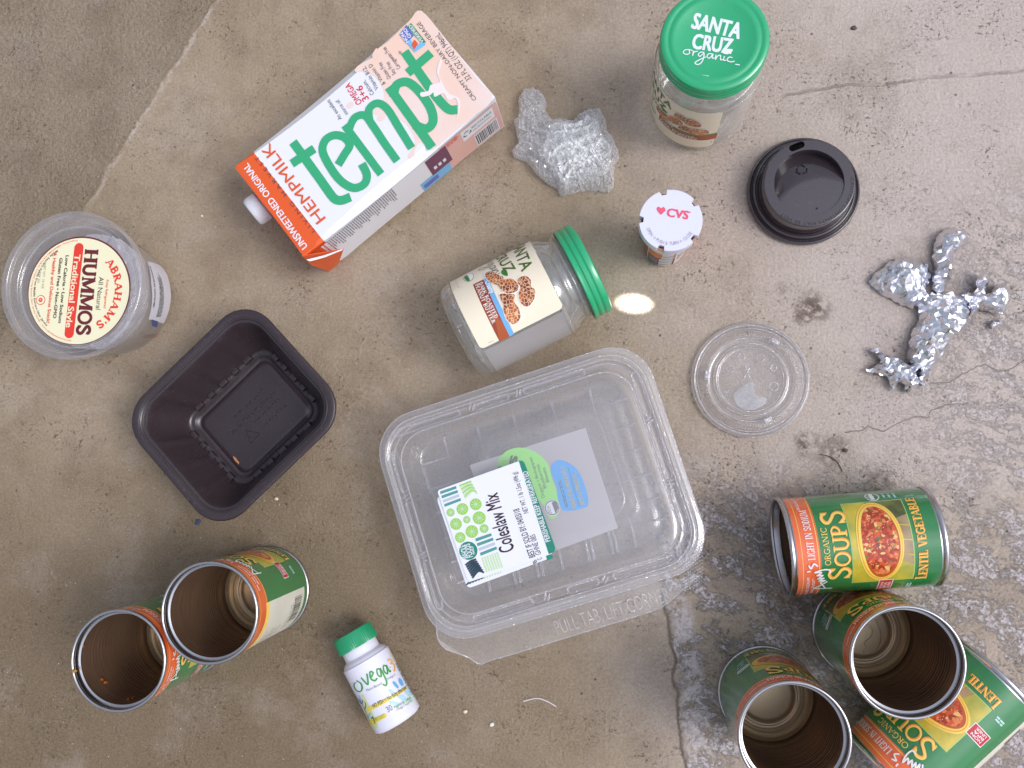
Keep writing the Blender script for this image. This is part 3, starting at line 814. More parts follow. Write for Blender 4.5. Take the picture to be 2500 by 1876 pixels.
def can_label(t, M):
    s = Round(M, CR, 4.0)
    A = Art(s, FE, 0.00025); P = A.p; LY = 0.00018
    A.LAY = 0.00008
    c = 2 * math.pi * CR
    v_top, v_bot = CH - 0.0048, 0.0052
    v_or = P((690, 900)).y
    lo, hi = -c / 2, c / 2
    A.rect(lo, v_bot, hi, v_or, can_green, 0)
    A.rect(lo, v_or, hi, v_top, can_orange, 0)
    vy1, vy2 = P((667, 900)).y, P((474, 900)).y
    A.rect(lo, vy1 - 0.00025, hi, vy1 + 0.00025, can_yellow, 1)
    A.rect(lo, vy2 - 0.0002, hi, vy2 + 0.0002, can_yellow, 1)
    # front picture
    q = [P(p) for p in ((930, 295), (1650, 237), (1755, 1165), (1035, 1220))]
    u0, u1 = sorted(((q[0].x + q[1].x) / 2, (q[2].x + q[3].x) / 2)); v1, v0 = (q[0].y + q[3].y) / 2, (q[1].y + q[2].y) / 2
    A.rect(u0, v0, u1, v1, can_pale, 1)
    e_ = 0.0007
    A.rect(u0 + e_, v0 + e_, u1 - e_, v1 - e_, can_pict, 2)
    sgn = 1 if q[0].x > q[3].x else -1          # direction of the can's text right
    ux = lambda f: (u0 + (u1 - u0) * f) if sgn > 0 else (u1 - (u1 - u0) * f)    # 0 = left of picture, 1 = right
    vy = lambda f: v0 + (v1 - v0) * f
    A.poly([(ux(0.22), v0 + e_), (ux(0.985), v0 + e_), (ux(0.985), vy(0.62)), (ux(0.7), vy(0.42)), (ux(0.3), vy(0.3))], can_cloth, 3, False)
    A.poly([(ux(0.78), v0 + e_), (ux(0.985), v0 + e_), (ux(0.985), vy(0.6)), (ux(0.9), vy(0.55)), (ux(0.74), vy(0.2))], can_zuc, 4, False)
    for k in range(7):
        A.stroke([(ux(0.25 + 0.08 * k), v0 + e_), (ux(0.27 + 0.08 * k), vy(0.2 + 0.01 * k))], 0.0008, can_pict if k % 2 else can_ink, 4, False) if k % 2 else None
    A.disc(((u0 + u1) / 2, vy(0.525)), (u1 - u0) * 0.475, can_bowl, 5, 48, (v1 - v0) * 0.37)
    A.disc(((u0 + u1) / 2, vy(0.525)), (u1 - u0) * 0.452, can_gold, 6, 48, (v1 - v0) * 0.345)
    A.disc(((u0 + u1) / 2, vy(0.525)), (u1 - u0) * 0.44, can_bowl, 7, 48, (v1 - v0) * 0.335)
    A.disc((ux(0.49), vy(0.515)), (u1 - u0) * 0.415, can_bowl2, 8, 48, (v1 - v0) * 0.30)
    A.disc((ux(0.51), vy(0.525)), (u1 - u0) * 0.40, can_soup, 9, 48, (v1 - v0) * 0.285)
    rnd = random.Random(4)
    for k in range(7):
        a = rnd.uniform(0, 6.28); o = Vector((ux(0.5), vy(0.53)))
        A.stroke([o + Vector((math.cos(a) * .001, math.sin(a) * .001)), o + Vector((math.cos(a) * .0035, math.sin(a) * .0035))], 0.0008, can_zuc, 10, False)
    # lettering
    h = lambda a, b: abs(P(a).y - P(b).y)
    def ser(t_, a, b, hh, m, off=None, m2=None, **k):
        pa, pb = P(a), P(b); vm = (pa.y + pb.y) / 2; pa.y = pb.y = vm
        if m2: A.serif(t_, pa + Vector((sgn * .0007, -.0004)), pb + Vector((sgn * .0007, -.0004)), hh, m2, 5, False, weight=1.0, **k)
        A.serif(t_, pa, pb, hh, m, 6, False, weight=.82, **k)
    ser('SOUPS', (1000, 1168), (955, 372), 0.0112, can_yellow, m2=can_gold, scale={0: 1.42, 4: 1.55}, drop={4: 0.1})
    ser('ORGANIC', (800, 1010), (757, 570), 0.0042, can_yellow)
    ser('LIGHT IN SODIUM', (604, 948), (533, 372), 0.0052, can_white)
    ser('LENTIL VEGETABLE', (1905, 1160), (1785, 225), 0.0062, can_yellow, m2=can_gold, scale={0: 1.3})
    # script signature
    A.script(AMYS, (795, 1270), (650, 965), 0.0105, 0.0011, can_white, 11, span=1.36)
    # little prints on the orange band, seal, red badge
    pa, pb = P((520, 1350)), P((500, 1160)); pb.y = pa.y
    A.text('50% LESS SODIUM', pa, pb, 0.0021, can_white, 3, 0.01, px=False)
    A.bars(P((565, 1330)), Vector((P((545, 1150)).x, P((565, 1330)).y)), 2, can_white, 3, 0.0005, 0.0011, 2, px=False)
    pa, pb = P((445, 370)), P((420, 252)); pb.y = pa.y
    A.text('50% LESS SODIUM', pa, pb, 0.0021, can_white, 3, 0.01, px=False)
    c0 = P((1290, 215))
    A.disc(c0, 0.0058, can_white, 3, 30, 0.0052); A.disc(c0, 0.005, can_green, 4, 30, 0.0044)
    A.rect(c0.x - .0045, c0.y - .001, c0.x + .0045, c0.y + .0018, can_white, 5); A.text('USDA', (c0.x - sgn * -.003, c0.y + .0022) if sgn < 0 else (c0.x - .003, c0.y + .0022), (c0.x + sgn * .003, c0.y + .0022), .0016, can_white, 5, px=False)
    for k in range(3):
        o = P((1425 + 65 * k, 225)); A.bars(o, o + Vector((sgn * .0075, 0)), 1, can_pblue, 3, 0.0016, seed=k, px=False)
    b0 = P((1440, 1240)); w_, h_ = .0075, .0046
    A.rect(b0.x - w_ - .0006, b0.y - h_ - .0006, b0.x + w_ + .0006, b0.y + h_ + .0006, can_white, 3)
    A.rect(b0.x - w_, b0.y - h_, b0.x + w_, b0.y + h_, can_red, 4)
    for tx, dy in (('NON', .0016), ('BPA', -.0010), ('LINER', -.0036)):
        A.text(tx, (b0.x - sgn * .005, b0.y + dy), (b0.x + sgn * .005, b0.y + dy), .0019, can_white, 5, 0.015, px=False)
    o = P((1690, 1240)); A.bars(o + Vector((-sgn * .004, 0)), o + Vector((sgn * .005, 0)), 2, can_pblue, 3, 0.0014, 0.002, seed=9, px=False)
    A.sgn = sgn
    return A, (u0, u1), sgn, b0, c0

def roll_for(M0, frame, px, target_u):
    """turn about the can's axis that brings label position target_u to a pixel"""
    s = Round(M0, CR); return (s.uv(frame(px)).x - target_u) / CR

can_E = build_can(M_E, 'soup can lying on its side, open end left, below the foil')
A_E, (PU0, PU1), SGN, BADGE, SEAL = can_label(can_E, M_E)
# standing cans
M_A = can_matrix_standing((509.5, 1497.5)); M_A = M_A @ Matrix.Rotation(roll_for(M_A, FA, (1905, 310), BADGE.x), 4, 'Z')
M_B = can_matrix_standing((286.6, 1614.6)); M_B = M_B @ Matrix.Rotation(roll_for(M_B, FA, (1010, 1190), A_E.p((700, 1240)).x), 4, 'Z')
M_C = can_matrix_standing((2217, 1618)); M_C = M_C @ Matrix.Rotation(roll_for(M_C, FC, (683, 855), SEAL.x), 4, 'Z')
M_D = can_matrix_standing((1940, 1803)); M_D = M_D @ Matrix.Rotation(roll_for(M_D, FC, (187, 1122), SEAL.x), 4, 'Z')
M_F = can_matrix_lying(FC((946 + 39, 1634 + 42)), FC((1534 + 39, 1092 + 42))); M_F = M_F @ Matrix.Rotation(roll_for(M_F, FC, (1505, 1472), BADGE.x), 4, 'Z')
# back panel with small print, measured on the can that shows it
sA = Art(Round(M_A, CR), FA)
def _near(u, ref):
    c = 2 * math.pi * CR
    while u < ref: u += c
    while u > ref + c: u -= c
    return u
_b = sA.p((1735, 610)); _a = sA.p((2105, 445))
bw = 0.062
ua = (_a.x + _b.x) / 2
c = 2 * math.pi * CR
# direction around the can from the badge towards the panel
_du = (ua - BADGE.x + c / 2) % c - c / 2
sg = 1 if _du > 0 else -1
def U(x):
    u = ua + sg * x
    return u
A = A_E
segs = []
v_or = A.p((690, 900)).y
def put(fn):
    fn(0.0)
# shift the panel so that it lies inside one turn of the sleeve mesh
shift = 0.0
lo_, hi_ = min(U(0), U(bw)), max(U(0), U(bw))
while lo_ < -c: lo_ += c; hi_ += c; ua += c
while hi_ > c + 0.02: lo_ -= c; hi_ -= c; ua -= c
A.rect(lo_, 0.012, hi_, v_or - 0.004, can_panel, 1)
A.rect(lo_, v_or - 0.004, hi_, v_or + 0.003, can_yellow, 2)
for k in range(13):
    vv = v_or - 0.012 - 0.0042 * k
    if vv < 0.046: break
    A.bars((lo_ + .003, vv), (lo_ + bw * .62, vv), 1, can_ink, 2, 0.0006, seed=20 + k, px=False)
A.rect(lo_ + .004, 0.058, lo_ + .020, 0.070, can_ink, 2); A.rect(lo_ + .0044, 0.0584, lo_ + .0196, 0.0696, can_panel, 3)
rnd = random.Random(8)
x = lo_ + (.005 if sg > 0 else bw - .027)
x_end = x + .022
while x < x_end:
    w = rnd.choice((.0004, .0007, .001)); A.rect(x, 0.018, x + w, 0.034, can_ink, 2); x += w + rnd.choice((.0004, .0006, .0009))
for k in range(3):
    A.bars((lo_ + .03, 0.040 - .004 * k), (lo_ + .056, 0.040 - .004 * k), 1, can_ink, 2, 0.0007, seed=60 + k, px=False)
A.build('label', can_E)

can_A = copy_tree(can_E, M_A, 'standing soup can turned to show its white back panel with a barcode')
can_B = copy_tree(can_E, M_B, 'leftmost standing soup can, with a yellow food crumb on its steel rim')
can_C = copy_tree(can_E, M_C, 'standing soup can squeezed between the two soup cans that lie on their sides')
can_D = copy_tree(can_E, M_D, 'standing soup can with plain gold rings inside, cut by the bottom edge', skip=('embossing',))
_d = M_F.to_3x3() @ Vector((0, 0, 1)); _w = M_C.translation - M_F.translation
can_F = copy_tree(can_E, M_F, 'soup can lying at the lower right corner, partly hidden behind a standing can')
# dried food on the rim of the left can and stains inside it
crumb = mat('dried_soup', lin(176, 128, 44), 0.6, bump=(900, 0.6, 0.0005))
def lump(name, M, c, size, m, parent=None, seed=0, sub=2):
    bm = bmesh.new(); bmesh.ops.create_icosphere(bm, subdivisions=sub, radius=1.0)
    for v in bm.verts:
        k = 1 + 0.5 * noise.noise(v.co * 1.7 + Vector((seed * 7.1, 0, 0)))
        v.co = Vector((v.co.x * size[0], v.co.y * size[1], v.co.z * size[2])) * k + Vector(c)
    me = bpy.data.meshes.new(name); bm.to_mesh(me); bm.free(); me.materials.append(m)
    me.polygons.foreach_set('use_smooth', [True] * len(me.polygons))
    o = bpy.data.objects.new(name, me); COL.objects.link(o)
    if parent is not None: o.parent = parent
    elif M is not None: o.matrix_world = M
    return o
_q = M_B.inverted() @ at(*FA((143, 1172)), CH + 0.0005)
lump('food_smear', None, _q, (.0022, .0014, .0011), crumb, can_B, 3)
orange_stain = mat('soup_stain', lin(150, 78, 30), 0.4, bump=(700, .6, .0005))
rnd = random.Random(12)
sB = Round(M_B, CR - .0008)
for k, (px, py) in enumerate(((375, 1240), (405, 1265), (600, 1410), (640, 1400), (215, 960))):
    # far wall of the can's inside
    p = FA((px, py)); mi = M_B.inverted(); a = mi @ CPOS; d = mi.to_3x3() @ ray(*p)
    Aq = d.x ** 2 + d.y ** 2; Bq = 2 * (a.x * d.x + a.y * d.y); Cq = a.x ** 2 + a.y ** 2 - (CR - .0008) ** 2
    disc = Bq * Bq - 4 * Aq * Cq
    if disc < 0: continue
    q = a + d * ((-Bq + math.sqrt(disc)) / (2 * Aq))
    if 0.01 < q.z < CH - 0.005:
        lump('food_stain', None, q, (.0016, .0016, .0022), orange_stain, can_B, k)

# ------------------------------------------------------------------ peanut butter jars
FJ = Frame(1040, 520, 2212 / 600)       # the lying jar
FS = Frame(1560, 0, 1494 / 360)         # the standing jar
JR, JL = 0.0412, 0.122
glass = clear('clear_glass', (0.975, 0.98, 0.97, 1), 0.075, 0.03, (24.0, 0.15, 0.003), 3.0, (0.97, 0.96, 0.93, 1), edge=0.10)
lid_green = mat('lid_green', lin(28, 168, 112), 0.3, 0.0, coat=0.7, bump=(50, 0.08, 0.001), dust=.1)
lid_white = ink('lid_print_white', 226, 236, 240, 0.35)
lid_liner = mat('lid_lining', lin(206, 206, 200), 0.4)
lab_cream = mat('label_cream', lin(240, 229, 206), 0.42, vary=(25, lin(233, 220, 196), 0.6))
lab_back = clear('label_paper_back', (0.96, 0.95, 0.95, 1), 0.3, 0.4, (40, .1, .001), 1.0, lin(246, 240, 242))
lab_olive = ink('label_olive', 74, 104, 40)
lab_script = ink('label_script', 70, 74, 58)
lab_brown = ink('label_brown', 150, 62, 38)
lab_rust = ink('label_rust', 172, 84, 40)
lab_blue = ink('label_blue', 112, 174, 222)
lab_white = ink('label_print_white', 246, 244, 238)
lab_leaf = ink('label_leaf', 40, 128, 48)
lab_nblue = ink('label_seal_blue', 116, 128, 180)
lab_olive2 = ink('label_stripe_olive', 116, 122, 62)
lab_lite = ink('label_faint', 196, 186, 170)

def peanut_material():
    m = bpy.data.materials.new('label_peanut'); m.use_nodes = True
    nt = m.node_tree; b = nt.nodes['Principled BSDF']; e = N(nt)
    tc = nt.nodes.new('ShaderNodeTexCoord'); P = tc.outputs['Object']
    base = e.mix(e.rng(e.noise(P, 90.0, 4), 0.4, 0.62), lin(122, 46, 26), lin(186, 96, 44))
    ed = e.voro(P, 400.0, 'DISTANCE_TO_EDGE')
    net = e.rng(ed, 0.03, 0.12, 1, 0)
    c = e.mix(e.math('MULTIPLY', net, 0.75), base, lin(246, 208, 164))
    nt.links.new(c, b.inputs['Base Color']); b.inputs['Roughness'].default_value = 0.42
    return m
peanut = peanut_material()

_a, _b = at(*FJ((300, 1092)), JR), at(*FJ((1490, 488)), JR)
_d = (_b - _a).normalized()
M_J = basis((_a + _b) / 2 - _d * JL / 2, (0, 0, 1), _d)
JPROF = [(0.002, .0045), (.018, .0045), (.028, .0025), (.0315, .0004), (.036, .0010), (.0395, .0042), (JR, .0105), (JR + .0003, .0125), (JR, .0145), (JR, .081), (JR + .0004, .0835), (JR - .0006, .0875), (.0385, .0925), (.0362, .0958), (.0350, .0985), (.0350, .1002), (.0364, .1014), (.0364, .1030), (.0350, .1042), (.0347, .1150), (.0338, .1165), (.0322, .1165)]

def fine_prof(prof, n=3):
    out = crom(prof, n); return [(max(p.x, 0.0001), p.y) for p in out]

def build_jar(M, label):
    t = thing('peanut_butter_jar', M, label, 'jar', 'peanut butter jars with green lids')
    mb = MB(); mb.lathe(fine_prof(JPROF), 96)
    inn = [(0.001, .0078), (.026, .0070), (.034, .0078), (.0376, .0125), (.0384, .018), (.0384, .081), (.0372, .0875), (.0345, .093), (.0325, .0965), (.0320, .1150), (.0322, .1165)]
    mb.lathe(fine_prof(inn), 96)
    mb.build('glass_body', [glass], t, ang=0)
    L0 = 0.1062
    mb = MB()
    prof = [(.0380, L0 + .0004), (.0392, L0), (.0398, L0 + .0008), (.0396, L0 + .0024), (.0388, L0 + .0034), (.0388, L0 + .0046), (.0396, L0 + .0056), (.0396, L0 + .0074), (.0389, L0 + .0084), (.0389, L0 + .0094), (.0396, L0 + .0106), (.0396, L0 + .0134), (.0388, L0 + .0150), (.0372, JL), (.0352, JL), (.0340, JL - .0006), (.0332, JL - .0006), (.0322, JL - .0001), (.0292, JL - .0001), (.0282, JL - .0006), (.012, JL - .0006), (0.0002, JL - .0006)]
    mb.lathe(prof, 96, 0, cap1=True)
    mb.lathe([(.0386, L0 + .0006), (.0384, JL - .0014), (.0002, JL - .0016)], 64, 1)
    lid = mb.build('lid', [lid_green, lid_liner], t, ang=30)
    return t, lid

def jar_label(t, M, creamy):
    A = Art(Round(M, JR, 4.0), FJ, 0.0005); A.LAY = 0.00009; P = A.p
    q = [P(p) for p in ((945, 245), (210, 600), (490, 1228), (1222, 865))]
    v1 = (q[0].y + q[3].y) / 2; v0 = (q[1].y + q[2].y) / 2
    ue = (q[2].x + q[3].x) / 2; us = ue - 0.098 * (1 if ue > 0 else -1)
    lo, hi = min(us, ue), max(us, ue)
    r = 0.004
    A.poly([(p.x + (lo + hi) / 2, p.y + (v0 + v1) / 2) for p in rrect(hi - lo, v1 - v0, r, 5)], lab_cream, 0, False)
    A.poly([(520, 603), (425, 650), (660, 1155), (752, 1110)], lab_brown, 1)
    A.poly([(585, 880), (628, 990), (660, 1155), (752, 1110), (690, 985)], lab_rust, 2)
    A.poly([(560, 588), (520, 604), (752, 1110), (793, 1088)], lab_blue if creamy else lab_olive2, 2)
    A.text('Creamy' if creamy else 'Crunchy', (532, 628), (582, 732), .0042, lab_white, 3, 0.015)
    A.serif('DARK ROASTED', (480, 640), (622, 955), .0029, lab_white, 4, weight=1.0)
    A.serif('PEANUT BUTTER', (444, 655), (598, 1000), .0029, lab_white, 4, weight=1.0)
    A.text('SANTA', (742, 225), (865, 535), .0098, lab_olive, 3, 0.012)
    A.text('CRUZ', (612, 385), (725, 560), .0088, lab_olive, 3, 0.012)
    A.script(ORGANIC, (505, 400), (668, 640), .0125, .00055, lab_script, 5, span=1.54)
    A.smooth([(680, 545), (690, 520), (720, 515), (738, 550), (735, 572), (700, 565)], lab_leaf, 3)
    for pts in ([(535, 560), (580, 535), (650, 560), (700, 600), (780, 600), (832, 650), (820, 705), (750, 727), (690, 710), (650, 660), (570, 622)],
                [(840, 590), (900, 570), (945, 610), (945, 660), (982, 700), (975, 770), (920, 842), (860, 820), (835, 740), (850, 670), (825, 630)],
                [(665, 740), (730, 730), (800, 740), (795, 800), (842, 870), (845, 950), (790, 1002), (730, 960), (700, 890), (695, 830)]):
        c = Vector((sum(p[0] for p in pts) / len(pts), sum(p[1] for p in pts) / len(pts)))
        A.smooth([tuple(c + (Vector(p) - c) * 1.07) for p in pts], lab_white, 5)
        A.smooth(pts, peanut, 6)
    A.ell((385, 583), (402, 619), (430, 562), lab_script, 1); A.ell((385, 583), (401, 616), (427, 564), lab_white, 2)
    A.smooth([(345, 590), (372, 568), (398, 612), (372, 618)], lab_leaf, 3)
    A.poly([(335, 560), (330, 530), (415, 500), (420, 525)], lab_nblue, 1)
    A.text('15.5 OZ', (262, 600), (290, 690), .0016, lab_lite, 2); A.bars((255, 640), (275, 700), 2, lab_lite, 2)
    A.bars((560, 1165), (628, 1135), 1, lab_lite, 2, 0.0006)
    A.build('front_label', t)
    if not creamy: return ue
    # back label: paper seen through the glass from inside
    B = Art(Round(M, JR - 0.0001, 4.0), FJ, 0.0003); B.LAY = 0.00006
    k = 1 if ue > 0 else -1
    a, b = ue + k * 0.0025, ue + k * 0.075
    B.rect(min(a, b), v0 + .0015, max(a, b), v1 - .0005, lab_back, 0)
    B.build('back_label', t)
    return ue

jar_1, lid_1 = build_jar(M_J, 'glass peanut butter jar lying on its side with a blue striped cream label')
UE = jar_label(jar_1, M_J, True)
# the standing jar
_p = at(1743, 104, JL - .006); _p.z = 0
M_S = Matrix.Translation(_p)
_u = Round(M_S, JR).uv(FS((782, 1350))).x
M_S = M_S @ Matrix.Rotation((_u - UE) / JR, 4, 'Z')
jar_2, lid_2 = build_jar(M_S, 'glass peanut butter jar standing upright with its green printed lid on top')
jar_label(jar_2, M_J, False)     # same print measured on the lying jar, olive stripe
# lid lettering on the standing jar
A = Art(Flat(M_S, (0, 0, JL - .0006), (1, 0, 0), (0, 1, 0)), FS, 0.0001)
A.text('SANTA', (528, 284), (1010, 395), .0114, lid_white, 1, 0.04)
A.text('CRUZ', (534, 490), (928, 545), .0108, lid_white, 1, 0.04)
A.script(ORGANIC, (440, 548), (965, 638), .0098, .0008, lid_white, 2, span=1.54)
A.smooth([(835, 535), (855, 505), (900, 500), (948, 505), (935, 535), (890, 555)], lid_white, 3)
A.stroke([(975, 655), (1020, 662)], .0008, lid_white, 2)
A.text('(1948)', (620, 775), (710, 785), .0014, lid_white, 1); A.text('santacruzorganic.com', (530, 775), (795, 832), .0014, lid_white, 1)
A.build('lettering', lid_2)

# ------------------------------------------------------------------ hummus tub
FH = Frame(0, 480, 1698 / 450)
tubplastic = clear('tub_plastic', (0.98, 0.98, 0.985, 1), 0.12, 0.07, (26.0, 0.3, 0.004), 2.6, (0.96, 0.93, 0.98, 1), edge=0.18)
_p = at(177, 697, .0745); _p.z = 0
M_H = Matrix.Translation(_p) @ Matrix.Diagonal((1.05, 1.05, 1.03, 1))
tub = thing('hummus_tub', M_H, 'round clear hummus tub with a cream printed lid label, crammed with plastic film', 'food tub')
mb = MB(); mb.lathe(fine_prof([(.0578, .0725), (.0572, .062), (.0560, .0585), (.0550, .0570), (.0500, .026), (.0470, .006), (.0450, .0018), (.040, .0006), (.036, .002), (.0005, .0022)], 4), 96)
mb.build('tub_body', [tubplastic], tub, ang=0)
mb = MB(); mb.lathe(fine_prof([(.0584, .0655), (.0594, .0662), (.0598, .0700), (.0601, .0735), (.0596, .0749), (.0582, .0754), (.0560, .0752), (.0548, .0744), (.0540, .0722), (.0533, .0685), (.0524, .0662), (.0505, .0655), (.0485, .0658), (.0470, .0655), (.0005, .0655)], 4), 96)
tublid = clear('tub_lid_plastic', (0.99, 0.99, 0.99, 1), 0.06, 0.05, (30.0, 0.3, 0.004), 3.0, (0.96, 0.93, 0.98, 1), edge=0.16)
hl = mb.build('lid', [tublid], tub, ang=0)
h_cream = ink('hummus_cream', 238, 232, 196, 0.4); h_maroon = ink('hummus_maroon', 104, 34, 44); h_red = ink('hummus_red', 226, 62, 48); h_ink = ink('hummus_ink', 52, 44, 40); h_grey = ink('hummus_grey', 130, 122, 110)
sf = Flat(M_H, (0, 0, .0657), (1, 0, 0), (0, 1, 0))
A = Art(sf, FH, .0002); P = A.p
c0 = P((728, 866)); R0 = .0443
A.disc(c0, R0, h_maroon, 0, 72); A.disc(c0 + Vector((-.0002, -.0004)), R0 - .0009, h_cream, 1, 72)
pa, pb = P((730, 475)), P((640, 1262)); w = .0080; dd = (pb - pa).normalized()
def pill(A, pa, pb, w, m, lay):
    d = (pb - pa).normalized(); n = Vector((-d.y, d.x)); q = []
    for i in range(13): a = math.pi * i / 12; q.append(pb + n * (-math.cos(a) * w / 2) * -1 * -1 + d * (math.sin(a) * w / 2))
    for i in range(13): a = math.pi * i / 12; q.append(pa + n * (math.cos(a) * w / 2) - d * (math.sin(a) * w / 2))
    A.poly(q, m, lay, False)
pill(A, pa, pb, w, h_red, 2)
A.text('Traditional Style', (692, 535), (610, 1205), .0050, h_cream, 3, 0.02)
A.serif('HUMMOS', (790, 485), (708, 1278), .0112, h_maroon, 3, weight=1.55)
A.text('All Natural', (917, 742), (885, 1042), .0040, h_ink, 3)
A.text('Low Calorie • Low Sodium', (610, 545), (540, 1166), .0027, h_ink, 3, .025)
A.text('Gluten Free • Non-GMO', (552, 568), (492, 1122), .0027, h_ink, 3, .025)
A.text('A Healthy and Delicious Snack!', (498, 518), (432, 1166), .0027, h_red, 3, .025)
A.text('NET WT. 16 OZ', (408, 620), (386, 850), .0019, h_grey, 3); A.text('(454 G)', (365, 680), (350, 795), .0019, h_grey, 3)
A.text('Keep Refrigerated', (985, 770), (958, 1030), .0021, h_red, 3, .01)
A.arc_text("ABRAHAM'S", c0, .0312, 46, -60, .0060, h_red, 3, serif=True, weight=1.4)
A.arc_text('Middle Eastern Foods from Middle Eastern New Jersey', c0, .0392, 121, 228, .0017, h_ink, 3, 0.02, outward=False)
A.arc_text("Prepared by ABRAHAM'S NATURAL FOODS, Long Branch, New Jersey 07740 - www.abrahamsnatural.com", c0, .0416, 94, 264, .0012, h_red, 3, 0.01, outward=False)
q = P((378, 955)); A.disc(q, .0040, h_red, 2, 24); A.disc(q, .0034, h_cream, 3, 24); A.disc(q, .0018, h_red, 4, 20); A.text('K', q + Vector((-.0008, .0006)), q + Vector((-.0006, -.0010)), .0016, h_cream, 5, px=False)
A.build('lid_label', hl)
# paper sticker and translucent print on the tub's side
trf = lambda z: .0470 + (.0550 - .0470) * (z - .006) / .051
h_stk = ink('sticker_white', 222, 222, 232, 0.45); h_blue = ink('sticker_blue', 74, 84, 150)
sr = Round(M_H, trf, 4.0); sr.r = .05; sr.vstep = .006
A = Art(sr, FH, .0006)
q = [A.p(p) for p in ((1345, 600), (1490, 660), (1555, 800), (1502, 1168), (1362, 1128))]
A.poly([(1348, 602), (1478, 640), (1535, 720), (1556, 800), (1502, 1168), (1362, 1128), (1385, 800)], h_stk, 0)
A.serif("ABRAHAM'S TRADITIONAL", (1412, 1022), (1372, 640), .0026, h_ink, 2, weight=1.4)
A.bars((1430, 1110), (1425, 690), 9, h_ink, 2, .0005, .0011, 3, side=-1)
A.poly([(1392, 1130), (1450, 1148), (1440, 1205), (1396, 1188)], h_blue, 1)
A.build('side_sticker', tub)
h_veil = clear('printed_veil', (0.9, 0.88, 0.84, 1), 0.42, 0.3, (80, .4, .002), 1.2, lin(206, 196, 186))
A = Art(sr, FH, .0003)
A.poly([(-.157, .004), (.157, .004), (.157, .050), (-.157, .050)], h_veil, 0, False)
A.build('printed_sleeve', tub)
A = Art(sr, FH, .0006); h_pink = ink('tub_print_pink', 176, 110, 104)
A.bars((1335, 1275), (1480, 1268), 2, h_pink, 1, .0010, .0022, 4)
A.build('side_print', tub)
# crumpled film crammed inside
filmw = clear('crumpled_film', (0.90, 0.90, 0.92, 1), 0.72, 0.10, (70.0, 0.8, 0.006), 3.2, (0.97, 0.95, 1.0, 1), edge=0.2)
bm = bmesh.new(); bmesh.ops.create_icosphere(bm, subdivisions=5, radius=1.0)
for v in bm.verts:
    p = v.co.copy()
    k = 0.98 + 0.16 * noise.noise(p * 2.2) - 0.26 * abs(noise.noise(p * 4.1 + Vector((3, 1, 7)))) - 0.1 * abs(noise.noise(p * 9.0))
    z = 0.033 + p.z * 0.0305 * k; z = min(max(z, 0.004), 0.0635)
    rr = (trf(z) - .0022); h = math.hypot(p.x, p.y)
    q = Vector((p.x, p.y, 0)) * k * 1.12
    if q.length > 0.96: q = q.normalized() * 0.96
    v.co = Vector((q.x * rr, q.y * rr, z))
me = bpy.data.meshes.new('crumpled_film'); bm.to_mesh(me); bm.free(); me.materials.append(filmw)
o = bpy.data.objects.new('crumpled_film', me); COL.objects.link(o); o.matrix_world = M_H
tag(o, 'crumpled clear plastic film stuffed inside the round hummus tub', 'plastic film')

# ------------------------------------------------------------------ black tray
FT_ = Frame(300, 720, 1546 / 540)
black = mat('black_tray_plastic', lin(54, 44, 48), 0.28, spec=0.6, bump=(160, 0.08, 0.0006), dust=.16)
_p = at(566, 1012, .066 * .8); _p.z = 0
M_B = None
M_TR = Matrix.Translation(_p) @ Matrix.Rotation(R_(43.5), 4, 'Z') @ Matrix.Diagonal((1, 1, .8, 1))
tray = thing('food_tray', M_TR, 'empty black plastic mushroom tray with a rounded rim and ribbed walls', 'tray')
TW, TD, TZ = .1530, .1345, .066
def tray_loop(w, d, r, z, ribs=0.0):
    L = rrect(w, d, r, 10, z, 26)
    if ribs:
        out = []
        for p in L:
            ax, ay = abs(p.x) / (w / 2), abs(p.y) / (d / 2)
            along = p.x if ay > ax else p.y
            side = (w if ay > ax else d) / 2 - r
            k = 0.0
            if abs(along) < side:
                k = ribs * max(0.0, math.cos(along / (side * 2) * 2 * math.pi * 2.5)) ** 4
            n = Vector((0, -math.copysign(1, p.y), 0)) if ay > ax else Vector((-math.copysign(1, p.x), 0, 0))
            out.append(p + n * k)
        return out
    return L
